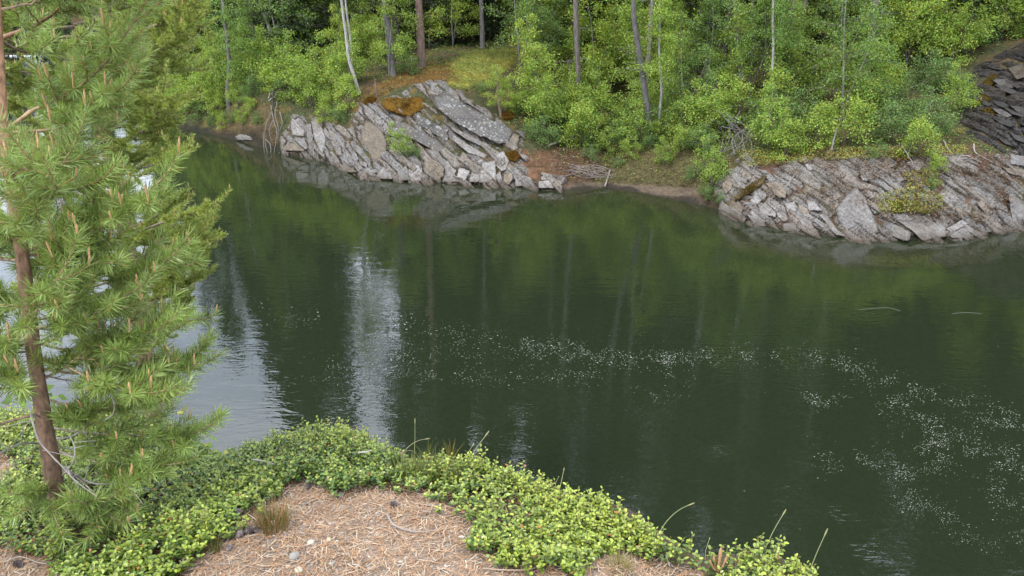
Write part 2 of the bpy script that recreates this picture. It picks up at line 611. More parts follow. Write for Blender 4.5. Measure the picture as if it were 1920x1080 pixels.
ZONES = {  # pixel polygons of ground that has a colour of its own
    'hill': ([(800, 150), (840, 118), (900, 92), (1010, 80), (1030, 100), (960, 120), (920, 150), (880, 165), (850, 162)], (0.33, 0.29, 0.05)),
    'ledge': ([(660, 205), (700, 165), (760, 130), (840, 118), (860, 150), (800, 158), (740, 165), (700, 190), (680, 215)], (0.155, 0.088, 0.022)),
    'left_bank': ([(395, 262), (420, 200), (470, 180), (520, 205), (520, 275), (450, 268)], (0.12, 0.085, 0.035)),
    'mud': ([(1040, 372), (1050, 338), (1120, 333), (1180, 341), (1260, 345), (1310, 352), (1320, 395), (1180, 372)], (0.135, 0.10, 0.068)),
    'dry_bank': ([(1110, 342), (1120, 290), (1200, 268), (1300, 280), (1340, 330), (1310, 350), (1200, 345)], (0.12, 0.10, 0.042)),
    'litter': ([(930, 330), (960, 285), (1050, 280), (1120, 280), (1120, 335), (1040, 345)], (0.16, 0.085, 0.045)),
    'right_top': ([(1400, 330), (1440, 285), (1600, 280), (1800, 275), (1900, 300), (1900, 420), (1350, 420)], (0.13, 0.075, 0.048)),
}
# terrain mesh
a_cols = np.concatenate([np.linspace(-1.25, -0.62, 60)[:-1], np.arange(-0.62, 0.66, 0.003), np.linspace(0.66, 1.25, 60)[1:]])
d_rows = np.concatenate([[-12, -8, -6, -4.5, -3.2], np.arange(-2.4, 5.0, 0.055), np.arange(5, 14, 0.2), np.arange(14, 40, 1.0), [45, 52, 60, 70, 85, 110, 150, 220]])
A, D = np.meshgrid(a_cols, d_rows)
Yw = shore_Y(A)
Yt = Yw + D
Xt = A * Yt
Zt = far_z(Xt, Yt)
P3 = np.stack([Xt, Yt, Zt], -1)
px, py = project(P3)
n1 = fbm(np.stack([Xt, Yt, Zt], -1) * 0.9, 4, 21)
n2 = fbm(np.stack([Xt, Yt, Zt], -1) * 3.1, 3, 33)
colr = np.array([0.060, 0.066, 0.022]) + 0 * P3
t = smooth(-0.15, 0.35, n1 + 0.3 * n2)[..., None]
colr = colr * (1 - t) + np.array([0.115, 0.075, 0.035]) * t
t = smooth(0.15, 0.45, n2 - 0.2 * n1)[..., None]
colr = colr * (1 - 0.7 * t) + np.array([0.17, 0.115, 0.028]) * 0.7 * t
for k, (poly, c) in ZONES.items():
    sd = poly_sd(px, py, poly)
    w = (smooth(-7, 7, sd + 10 * n2) * (D > -0.6))[..., None]
    cc = np.array(c) * (1 + 0.35 * n2[..., None])
    if k == 'hill':
        cc = cc * (1 - 0.6 * smooth(-.2, .4, n1)[..., None]) + np.array([0.20, 0.27, 0.05]) * 0.6 * smooth(-.2, .4, n1)[..., None]
    colr = colr * (1 - w) + cc * w
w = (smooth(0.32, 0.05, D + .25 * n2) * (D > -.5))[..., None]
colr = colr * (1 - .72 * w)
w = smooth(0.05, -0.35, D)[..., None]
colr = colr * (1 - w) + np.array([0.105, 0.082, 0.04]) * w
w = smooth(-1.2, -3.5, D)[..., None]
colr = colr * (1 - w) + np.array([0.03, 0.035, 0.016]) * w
nr, nc = A.shape
# river bed continues under the near side
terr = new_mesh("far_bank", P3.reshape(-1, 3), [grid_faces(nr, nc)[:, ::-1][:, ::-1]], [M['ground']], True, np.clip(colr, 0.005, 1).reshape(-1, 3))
add_obj("far_bank_ground", terr, kind='structure')

# ---------------------------------------------------------------- the river
KN = [(-300, 745), (-100, 762), (0, 788), (100, 796), (200, 808), (290, 852), (345, 905), (385, 910), (430, 885), (520, 860), (600, 852),
      (655, 882), (700, 900), (840, 904), (900, 918), (960, 940), (1060, 974), (1130, 992), (1200, 1044), (1240, 1078), (1330, 1114), (1375, 1104),
      (1435, 1098), (1470, 1130), (1500, 1200), (1560, 1340), (1650, 1700), (1800, 2600)]
ZTOP = 4.40


def knoll_plane(X, Y):
    return ZTOP - 0.12 * smooth(-0.9, -3.2, X) * 1.6 - 0.05 * smooth(1.6, 3.0, Y)


_e = np.array([on_z(x, y, ZTOP - 0.10)[:2] for x, y in KN])
EDGE = np.vstack([[(-14, _e[0][1] + 0.4)], _e, [(_e[-1][0] + 1.2, -3.0), (_e[-1][0] + 1.2, -9), (-14, -9)]])


def knoll_sd(X, Y):
    return poly_sd(X, Y, EDGE)


def near_z(X, Y, rough=True):
    sd = knoll_sd(X, Y)
    P = np.stack([X, Y, Y * 0], -1)
    z = knoll_plane(X, Y) - 0.05 * smooth(0.35, 0.0, sd)
    if rough:
        z = z + 0.035 * fbm(P * 2.2, 3, 41) + 0.008 * fbm(P * 14, 2, 47)
    out = np.maximum(-sd, 0)
    left = smooth(-0.5, -2.5, X)
    slope = 1.35 * (1 - left) + 0.92 * left
    z = z - out * slope * smooth(0, 0.5, out) - 0.04 * (out > 0) * np.minimum(out, 1)
    z = z + smooth(0.2, 1.2, out) * 0.22 * fbm(P * 1.3, 3, 55)
    return np.maximum(z, -2.7)


_gx = np.arange(-8.0, 3.6, .02); _gy = np.arange(.3, 9.2, .02)
_gX, _gY = np.meshgrid(_gx, _gy)
_NZ = near_z(_gX, _gY); _SDK = knoll_sd(_gX, _gY)


def _look(T, X, Y):
    fx = np.clip((np.asarray(X, float) - _gx[0]) / .02, 0, len(_gx) - 1.001); fy = np.clip((np.asarray(Y, float) - _gy[0]) / .02, 0, len(_gy) - 1.001)
    i = fx.astype(int); j = fy.astype(int); fx = fx - i; fy = fy - j
    return (T[j, i] * (1 - fx) + T[j, i + 1] * fx) * (1 - fy) + (T[j + 1, i] * (1 - fx) + T[j + 1, i + 1] * fx) * fy


def near_zf(X, Y): return _look(_NZ, X, Y)
def knoll_sdf(X, Y): return _look(_SDK, X, Y)


xg = np.concatenate([np.linspace(-40, -14.2, 14), np.linspace(-14, -3.5, 70)[:-1], np.arange(-3.5, 3.2, 0.04), np.linspace(3.2, 14, 50), np.linspace(15, 40, 14)])
yg = np.concatenate([[-9, -6, -4, -3], np.linspace(-2, 0.8, 20)[:-1], np.arange(0.8, 4.6, 0.04), np.linspace(4.6, 12, 60)])
X, Y = np.meshgrid(xg, yg)
Z = near_z(X, Y)
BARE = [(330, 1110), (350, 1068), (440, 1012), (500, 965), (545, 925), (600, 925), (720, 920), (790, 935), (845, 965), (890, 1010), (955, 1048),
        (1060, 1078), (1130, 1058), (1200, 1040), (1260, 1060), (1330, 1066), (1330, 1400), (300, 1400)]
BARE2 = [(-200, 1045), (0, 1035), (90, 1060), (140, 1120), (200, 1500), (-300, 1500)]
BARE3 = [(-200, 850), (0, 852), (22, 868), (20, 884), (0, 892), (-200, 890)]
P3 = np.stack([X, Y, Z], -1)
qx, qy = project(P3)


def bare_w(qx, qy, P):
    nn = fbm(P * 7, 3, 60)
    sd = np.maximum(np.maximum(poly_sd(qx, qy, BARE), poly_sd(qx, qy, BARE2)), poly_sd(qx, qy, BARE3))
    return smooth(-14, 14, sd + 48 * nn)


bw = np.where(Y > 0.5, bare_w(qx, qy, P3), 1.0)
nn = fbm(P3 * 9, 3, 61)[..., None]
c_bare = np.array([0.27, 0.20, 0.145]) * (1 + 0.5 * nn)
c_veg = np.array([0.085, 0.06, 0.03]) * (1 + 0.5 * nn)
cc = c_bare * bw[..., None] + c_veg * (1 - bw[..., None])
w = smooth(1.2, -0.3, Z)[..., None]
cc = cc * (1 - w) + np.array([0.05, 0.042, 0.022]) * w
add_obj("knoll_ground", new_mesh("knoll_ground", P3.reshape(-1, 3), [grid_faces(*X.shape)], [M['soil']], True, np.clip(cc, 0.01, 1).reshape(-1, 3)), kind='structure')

m, nt, b = material("river_water")
out = nt.nodes["Material Output"]
nt.nodes.remove(b)
geo = N(nt, "ShaderNodeNewGeometry")
mp = N(nt, "ShaderNodeMapping"); mp.inputs["Scale"].default_value = (0.6, 1.5, 1.0)
nt.links.new(geo.outputs["Position"], mp.inputs["Vector"])
w1 = N(nt, "ShaderNodeTexNoise", Scale=2.6, Detail=2, Roughness=0.45, Distortion=0.6); nt.links.new(mp.outputs[0], w1.inputs["Vector"])
w2 = N(nt, "ShaderNodeTexNoise", Scale=10.0, Detail=2, Roughness=0.5); nt.links.new(mp.outputs[0], w2.inputs["Vector"])
w3 = N(nt, "ShaderNodeTexNoise", Scale=0.28, Detail=3, Roughness=0.6, Distortion=1.2); nt.links.new(geo.outputs["Position"], w3.inputs["Vector"])
r3 = ramp(nt, w3.outputs["Fac"], [(0.38, (0.12, 0.12, 0.12)), (0.66, (1, 1, 1))])
sep = N(nt, "ShaderNodeSeparateXYZ"); nt.links.new(geo.outputs["Position"], sep.inputs[0])
# calmer water in the lee of the far bank, livelier in the middle current
mr = N(nt, "ShaderNodeMapRange"); nt.links.new(sep.outputs["Y"], mr.inputs["Value"])
mr.inputs["From Min"].default_value = 22; mr.inputs["From Max"].default_value = 12
mr.inputs["To Min"].default_value = 0.12; mr.inputs["To Max"].default_value = 0.9
mm = N(nt, "ShaderNodeMath", operation='MULTIPLY'); nt.links.new(r3.outputs[0], mm.inputs[0]); nt.links.new(mr.outputs[0], mm.inputs[1])
# boils of upwelling water
boils = None
for (bx, by, br) in [(1360, 850, .38), (1628, 1025, .30), (1475, 905, .36), (1350, 840, .15), (980, 770, .35), (1185, 765, .22), (1570, 960, .3), (1640, 600, .5)]:
    q = on_z(bx, by, 0)
    vd = N(nt, "ShaderNodeVectorMath", operation='DISTANCE'); nt.links.new(geo.outputs["Position"], vd.inputs[0]); vd.inputs[1].default_value = tuple(q)
    r = N(nt, "ShaderNodeMapRange"); r.interpolation_type = 'SMOOTHSTEP'
    nt.links.new(vd.outputs["Value"], r.inputs["Value"])
    r.inputs["From Min"].default_value = br * 1.3; r.inputs["From Max"].default_value = 0.0
    r.inputs["To Min"].default_value = 0; r.inputs["To Max"].default_value = 2.1
    if boils is None:
        boils = r.outputs[0]
    else:
        ad = N(nt, "ShaderNodeMath", operation='ADD'); nt.links.new(boils, ad.inputs[0]); nt.links.new(r.outputs[0], ad.inputs[1]); boils = ad.outputs[0]
ad = N(nt, "ShaderNodeMath", operation='ADD'); nt.links.new(mm.outputs[0], ad.inputs[0]); nt.links.new(boils, ad.inputs[1])
b1 = N(nt, "ShaderNodeBump", Distance=0.020, Strength=0.8); nt.links.new(w1.outputs["Fac"], b1.inputs["Height"])
b1.inputs["Distance"].default_value = 0.0048
h2 = N(nt, "ShaderNodeMath", operation='MULTIPLY'); nt.links.new(w2.outputs["Fac"], h2.inputs[0]); nt.links.new(ad.outputs[0], h2.inputs[1])
b2 = N(nt, "ShaderNodeBump", Strength=0.9); nt.links.new(h2.outputs[0], b2.inputs["Height"]); b2.inputs["Distance"].default_value = 0.0052
nt.links.new(b1.outputs[0], b2.inputs["Normal"])
fr = N(nt, "ShaderNodeFresnel", IOR=1.5); nt.links.new(b2.outputs[0], fr.inputs["Normal"])
gl = N(nt, "ShaderNodeBsdfGlossy", Roughness=0.0); nt.links.new(b2.outputs[0], gl.inputs["Normal"])
gl.inputs["Color"].default_value = (0.97, 0.98, 1.0, 1)
tr = N(nt, "ShaderNodeBsdfTransparent"); tr.inputs["Color"].default_value = (0.90, 0.95, 0.84, 1)
df = N(nt, "ShaderNodeBsdfDiffuse"); df.inputs["Color"].default_value = (0.026, 0.037, 0.018, 1)
mx1 = N(nt, "ShaderNodeMixShader"); mx1.inputs[0].default_value = 0.42
nt.links.new(tr.outputs[0], mx1.inputs[1]); nt.links.new(df.outputs[0], mx1.inputs[2])
mx2 = N(nt, "ShaderNodeMixShader")
nt.links.new(fr.outputs[0], mx2.inputs[0]); nt.links.new(mx1.outputs[0], mx2.inputs[1]); nt.links.new(gl.outputs[0], mx2.inputs[2])
nt.links.new(mx2.outputs[0], out.inputs["Surface"])
va = N(nt, "ShaderNodeVolumeAbsorption", Density=1.0); va.inputs["Color"].default_value = (0.42, 0.52, 0.20, 1)
nt.links.new(va.outputs[0], out.inputs["Volume"])
M['water'] = m
x0, x1, y0, y1, zb = -110, 110, -8, 130, -3.2
V = [(x0, y0, 0), (x1, y0, 0), (x1, y1, 0), (x0, y1, 0), (x0, y0, zb), (x1, y0, zb), (x1, y1, zb), (x0, y1, zb)]
add_obj("river_water", new_mesh("river_water", V, [np.array([[0, 1, 2, 3], [7, 6, 5, 4], [0, 4, 5, 1], [1, 5, 6, 2], [2, 6, 7, 3], [3, 7, 4, 0]])], [M['water']]), kind='structure')
V = [(-300, -60, -3.5), (300, -60, -3.5), (300, 300, -3.5), (-300, 300, -3.5)]
add_obj("river_bed", new_mesh("river_bed", V, [np.array([[0, 1, 2, 3]])], [M['mud']], col=np.array([[0.03, 0.035, 0.016]] * 4)), kind='structure')

# ================================================================ ROCK
OUTD = np.array([-0.05, -0.82, 0.57])


def strata_relief(P, seed, s1=0.75, s2=0.20, amp=0.16):
    """broken, bedded rock: long blocks along the beds, recessed joints, finer leaves inside"""
    wob = fbm(P * 0.9, 3, seed + 70) * 0.35
    s = P @ BED + wob * 0.7; t = P @ NRM + wob * 0.30
    f1, f2, rid, ou, ov = cells(s / s1, t / s2, seed)
    edge = f2 - f1
    h = amp * (rid - 0.45) * 1.3 + amp * 0.5 * ov * (rid - 0.3) + amp * 0.35 * ou * (rid - .6)
    h -= amp * 0.95 * (1 - smooth(0.0, 0.15, edge))
    f1, f2, rid2, ou, ov = cells(s / (s1 * 0.36), t / (s2 * 0.33), seed + 5)
    h += amp * 0.34 * (rid2 - 0.5) - amp * 0.30 * (1 - smooth(0, 0.2, f2 - f1))
    h += 0.045 * fbm(P * 5, 4, seed + 90)
    crack = np.minimum(smooth(0.0, 0.17, edge), .35 + .65 * smooth(0, .18, f2 - f1))
    return h, rid, crack


def outcrop(label, poly, seed, mat, group=None, step_a=0.0012, step_d=0.032, dmax=5.5, s1=.75, s2=.2, amp=.16, feather=9, tone=1.0, lift=0.04, wn_=12, tint=(.33, .32, .312)):
    xs = [p[0] for p in poly]; ys = [p[1] for p in poly]
    aa = []
    for x, y in poly:
        aa.append(ray(x, y)[0] / ray(x, y)[1])
    ag = np.arange(min(aa) - 0.02, max(aa) + 0.02, step_a)
    dg = np.arange(-2.2, dmax, step_d)
    A, D = np.meshgrid(ag, dg)
    Yt = shore_Y(A) + D
    Xt = A * Yt
    Zt = base_z(A, D)
    P = np.stack([Xt, Yt, Zt], -1)
    px, py = project(P)
    sd = poly_sd(px, py, poly) + wn_ * fbm(P * 2.0, 2, seed + 3)
    keep = sd > -feather * 1.6
    h, rid, crack = strata_relief(P, seed, s1, s2, amp)
    w = smooth(-feather, feather * 0.4, sd)
    off = w * (h + lift + amp * 0.35) - (1 - w) * 0.30
    P = P + OUTD * off[..., None]
    P[..., 0] += 0.05 * fbm(P * 3, 2, seed + 11)
    tn = (0.78 + 0.44 * rid)[..., None] * (1 + 0.2 * fbm(P * 1.2, 2, seed + 8)[..., None])
    col = np.array(tint) * tone * tn
    w2 = smooth(0.62, 0.9, rid)[..., None] * 0.5
    col = col * (1 - w2) + np.array([0.30, 0.245, 0.19]) * tone * w2 * tn
    dirt = ((1 - crack) * .8 + .38 * smooth(.1, .5, fbm(P * 1.7, 3, seed + 21)) * smooth(.2, 1.0, D))[..., None].clip(0, 1)
    soil = np.array([.14, .085, .045]) + np.array([.05, .06, -.01]) * smooth(-.2, .3, fbm(P * 2.3, 2, seed + 31))[..., None]
    col = col * (1 - dirt) + soil * tone * 1.1 * dirt
    f = grid_faces(*A.shape)
    k = keep.ravel()
    f = f[k[f].all(1)]
    used = np.unique(f)
    remap = np.zeros(k.size, int); remap[used] = np.arange(len(used))
    me = new_mesh("rock_face", P.reshape(-1, 3)[used], [remap[f]], [mat], False, np.clip(col, 0.01, .8).reshape(-1, 3)[used])
    root = thing("rock_outcrop", label, "rock", group)
    add_obj("rock_face", me, root)
    return root


OUT_A = outcrop("big grey slabby outcrop with tilted beds, orange moss cushion in its middle", [(524, 292), (528, 250), (552, 215), (600, 222), (655, 240), (676, 196),
                (720, 190), (800, 150), (835, 152), (880, 185), (930, 215), (985, 250), (975, 290), (1000, 318), (1058, 332), (1070, 385), (900, 395), (760, 385), (660, 370), (600, 330), (560, 312)], 11, M['rock'], amp=.115, s1=1.1, s2=.24)
OUT_B = outcrop("low pale outcrop of broken blocks along the water below the right-hand thicket", [(1345, 395), (1342, 345), (1370, 300), (1400, 285), (1425, 315), (1470, 305), (1500, 292), (1560, 300), (1620, 292), (1700, 296), (1790, 288),
                (1880, 285), (1990, 290), (1990, 490), (1900, 490), (1830, 500), (1700, 505), (1600, 500), (1500, 485), (1400, 460), (1350, 425)], 23, M['rock'], s1=.8, s2=.2, amp=.115, tint=(.37, .358, .342))
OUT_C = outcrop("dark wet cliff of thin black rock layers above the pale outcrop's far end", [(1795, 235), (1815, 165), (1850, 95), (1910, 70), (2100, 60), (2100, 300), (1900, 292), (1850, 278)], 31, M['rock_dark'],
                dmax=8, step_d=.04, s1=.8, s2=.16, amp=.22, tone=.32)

# blocks that can be told apart one by one, traced as pixel outlines on the outcrop
BLK_A = [
 [(772,302),(789,304),(793,327),(790,341),(770,340),(761,332)], [(796,302),(820,302),(834,317),(831,332),(823,339),(796,339)],
 [(837,302),(859,310),(853,329),(866,342),(829,343),(832,327)], [(861,306),(885,304),(881,323),(872,341),(857,332)],
 [(889,306),(902,298),(910,304),(898,342),(879,341)], [(904,306),(929,302),(932,342),(898,343)],
 [(931,289),(944,283),(955,302),(948,319),(940,321),(929,310)], [(929,329),(938,321),(942,338),(941,345),(932,340)],
 [(944,325),(961,327),(961,338),(953,348),(943,342)], [(966,336),(981,329),(981,349),(966,350)],
 [(983,329),(995,334),(1001,342),(998,350),(983,350)], [(1014,323),(1036,327),(1037,336),(1015,338)],
 [(1009,340),(1027,338),(1047,344),(1049,353),(1010,353)], [(1038,338),(1054,336),(1053,347),(1048,343)],
 [(526,258),(547,262),(571,281),(570,284),(526,282)], [(547,221),(566,217),(572,242),(570,256),(549,254),(545,238)],
 [(549,260),(570,258),(579,280),(573,281)], [(614,291),(635,297),(629,311),(621,311)],
 [(635,305),(663,317),(669,323),(641,324)], [(671,323),(688,313),(710,319),(700,329),(671,329)],
 [(700,336),(720,311),(733,323),(737,336)], [(657,297),(665,281),(673,299),(669,303)],
 [(639,287),(657,293),(667,309),(655,311),(635,295)], [(674,303),(690,303),(688,315),(676,309)],
 [(678,195),(692,199),(730,242),(765,254),(761,262),(724,254),(686,211)], [(686,223),(714,242),(726,262),(724,291),(704,307),(675,262)],
 [(846,237),(872,249),(932,281),(929,287),(876,262),(846,243)], [(849,251),(876,270),(915,292),(906,296),(878,287),(849,263)],
 [(810,178),(836,174),(885,204),(936,232),(966,246),(953,268),(936,270),(881,246),(846,225),(812,195)],
 [(740,225),(766,234),(834,272),(836,285),(819,285),(774,261),(740,249)], [(806,153),(829,155),(859,172),(863,191),(834,183),(808,172)],
 [(778,212),(804,225),(842,246),(840,268),(821,255),(780,232)], [(583,228),(600,226),(612,262),(604,290),(590,262)],
 [(615,240),(634,252),(652,284),(636,285),(622,272)], [(842,296),(852,290),(868,298),(862,306),(846,304)],
 [(745,322),(762,310),(770,338),(748,340)], [(574,230),(583,232),(588,268),(600,290),(584,290),(575,256)],
 [(934,240),(975,255),(970,276),(948,272)], [(870,190),(905,205),(930,225),(905,212)],
]
BLK_B = [
 [(1369,375),(1382,373),(1395,392),(1386,408),(1366,396)], [(1405,377),(1424,353),(1436,369),(1419,384)],
 [(1421,384),(1440,379),(1456,400),(1454,408),(1424,400)], [(1432,326),(1452,326),(1475,357),(1473,371),(1459,371),(1434,344)],
 [(1456,384),(1469,384),(1479,412),(1469,417),(1456,402)], [(1471,381),(1491,377),(1494,412),(1483,416)],
 [(1467,419),(1494,417),(1506,429),(1502,434),(1469,434)], [(1496,412),(1512,406),(1524,417),(1522,431),(1504,425)],
 [(1496,381),(1514,392),(1522,410),(1512,404),(1498,396)], [(1512,375),(1527,377),(1541,396),(1516,394)],
 [(1502,301),(1539,307),(1537,316),(1516,320)], [(1490,312),(1502,305),(1512,320),(1492,318)],
 [(1524,414),(1529,408),(1559,431),(1553,436)], [(1409,394),(1436,415),(1434,421),(1405,400)],
 [(1566,392),(1585,369),(1607,349),(1624,377),(1646,423),(1646,435),(1618,449),(1595,444),(1572,416)],
 [(1646,412),(1665,412),(1706,435),(1708,447),(1696,453),(1669,442),(1650,423)],
 [(1671,402),(1716,394),(1754,416),(1778,437),(1776,443),(1731,452),(1710,434),(1683,414)],
 [(1753,416),(1766,402),(1784,412),(1764,431)], [(1774,429),(1803,412),(1823,408),(1819,418),(1784,437)],
 [(1782,441),(1803,427),(1828,429),(1830,440),(1819,447),(1784,447)], [(1612,318),(1624,299),(1642,301),(1640,318),(1626,340),(1616,338)],
 [(1649,305),(1669,301),(1679,311),(1661,318)], [(1698,305),(1719,299),(1735,309),(1721,322)],
 [(1657,328),(1684,320),(1696,338),(1677,348),(1657,338)], [(1716,361),(1735,363),(1749,377),(1731,379)],
 [(1844,412),(1858,416),(1861,434),(1850,437)], [(1861,338),(1889,348),(1887,353),(1871,351)],
 [(1894,289),(1920,293),(1925,312),(1894,309)], [(1879,314),(1920,318),(1930,334),(1891,326)],
 [(1891,363),(1920,384),(1924,424),(1902,424),(1894,396)], [(1789,386),(1813,381),(1821,404),(1799,406)],
 [(1374,318),(1392,300),(1408,322),(1398,344),(1378,338)], [(1352,345),(1368,332),(1374,352),(1360,366)],
 [(1535,402),(1548,400),(1570,430),(1588,444),(1566,440)], [(1400,402),(1412,404),(1440,425),(1418,426)],
 [(1626,384),(1650,372),(1660,392),(1640,402)], [(1440,373),(1457,386),(1454,392),(1438,380)], [(1830,380),(1845,374),(1868,398),(1850,404)],
]


def block(poly, seed, mat, parent, thick=0.12, tone=1.0, tint=(.36, .345, .33), name="rock_slab", nper=40, rough=0.035, sink=0.35, wrapz=True):
    rr = np.random.default_rng(seed)
    poly = np.asarray(poly, float)
    c = poly.mean(0)
    # resample the outline and roughen it slightly
    cl = np.vstack([poly, poly[:1]])
    seg = np.hypot(*np.diff(cl, axis=0).T); cum = np.concatenate([[0], np.cumsum(seg)])
    u = np.linspace(0, cum[-1], nper, endpoint=False)
    pts = np.stack([np.interp(u, cum, cl[:, 0]), np.interp(u, cum, cl[:, 1])], 1)
    dirs = pts - c
    pts = pts + dirs * (rr.normal(0, 0.03, nper))[:, None]
    dirs = pts - c
    # best plane through the bank where the block lies
    Yp = hit(poly[:, 0], poly[:, 1])
    Am = np.column_stack([poly - c, np.ones(len(poly))])
    k = np.linalg.lstsq(Am, Yp, rcond=None)[0]
    k[0] = np.clip(k[0], -.03, .03) + rr.normal(0, .003); k[1] = np.clip(k[1], -.045, -0.006) + rr.normal(0, .003)
    size = math.sqrt(abs(np.cross(poly - c, np.roll(poly, -1, 0) - c).sum()) / 2) * k[2] / F
    th = thick * (0.6 + 0.8 * rr.random()) * min(1.6, 0.5 + size)
    rings = [(1.0, sink), (1.03, 0.09 * size + .03), (0.97, 0.018), (0.88, 0.0), (0.72, 0), (0.45, 0), (0.2, 0)]
    V = []
    for r, back in rings:
        q = c + dirs * r
        Y = k[0] * (q[:, 0] - c[0]) + k[1] * (q[:, 1] - c[1]) + k[2] - th + back
        V.append(on_Y(q[:, 0], q[:, 1], Y))
    V.append(on_Y(np.array([c[0]]), np.array([c[1]]), np.array([k[2] - th])))
    V = np.concatenate(V)
    ns = rr.random() * 50
    disp = rough * fbm(V * 5 + ns, 3, 1) + rough * 0.55 * np.abs(fbm(np.stack([(V @ BED) * 1.2, V @ NRM * 9, V[:, 1] * 1.5], -1) + ns, 3, 2))
    w = np.ones(len(V)); w[:nper] = 0
    V = V + OUTD * (disp * w)[:, None]
    n = nper; R = len(rings)
    F_ = grid_faces(R, n + 1)
    idx = (np.arange(R)[:, None] * n + (np.arange(n + 1) % n)[None, :]).ravel()
    F_ = idx[F_][:, ::-1]
    last = (R - 1) * n; ci = R * n
    T = np.stack([last + (np.arange(n) + 1) % n, last + np.arange(n), np.full(n, ci)], 1)
    tn = tone * (0.85 + 0.35 * rr.random())
    base = np.array(tint) * tn
    if rr.random() < 0.13:
        base = np.array([0.33, 0.275, 0.21]) * tn
    col = base * (1 + 0.25 * fbm(V * 2.5, 3, seed)[:, None])
    if mat is M['moss']:
        g_ = smooth(-.1, .35, fbm(V * 3.5, 3, seed + 4))[:, None] * .7
        col = col * (1 - g_) + np.array([.12, .10, .03]) * g_
    if mat is not M['moss']:      # earth and algae gathered along the joints
        dj = np.zeros(len(V)); dj[:nper * 2] = .85; dj[nper * 2:nper * 3] = .45
        dj = np.clip(dj * (1 + .8 * fbm(V * 7, 2, seed)) + .5 * smooth(.15, .5, fbm(V * 3.1, 3, seed + 9)), 0, 1)[:, None]
        col = col * (1 - dj) + np.array([.13, .10, .06]) * tone * dj
    me = new_mesh(name, V, [F_, T], [mat], False, np.clip(col, 0.01, .8))
    return add_obj(name, me, parent)


for i, p_ in enumerate(BLK_A):
    big = i in (24, 25, 28, 29, 30, 31)
    block(p_, 100 + i, M['rock_lichen'] if i in (28, 29, 31, 38) else M['rock'], OUT_A, 0.15, 1.28 if i < 14 else (1.0 if not big else .88))
for i, p_ in enumerate(BLK_B):
    block(p_, 300 + i, M['rock'], OUT_B, 0.14, 1.08)
rr = np.random.default_rng(99)
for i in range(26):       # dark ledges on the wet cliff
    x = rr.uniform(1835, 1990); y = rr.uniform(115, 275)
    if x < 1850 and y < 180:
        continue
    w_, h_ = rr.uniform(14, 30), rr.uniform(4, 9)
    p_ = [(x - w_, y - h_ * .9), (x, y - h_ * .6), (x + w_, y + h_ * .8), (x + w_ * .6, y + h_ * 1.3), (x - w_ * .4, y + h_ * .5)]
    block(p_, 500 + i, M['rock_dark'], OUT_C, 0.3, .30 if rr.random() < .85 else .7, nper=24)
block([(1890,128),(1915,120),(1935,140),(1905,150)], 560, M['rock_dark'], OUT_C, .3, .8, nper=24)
block([(1860,150),(1890,148),(1900,166),(1872,160)], 561, M['rock_dark'], OUT_C, .3, .7, nper=24)
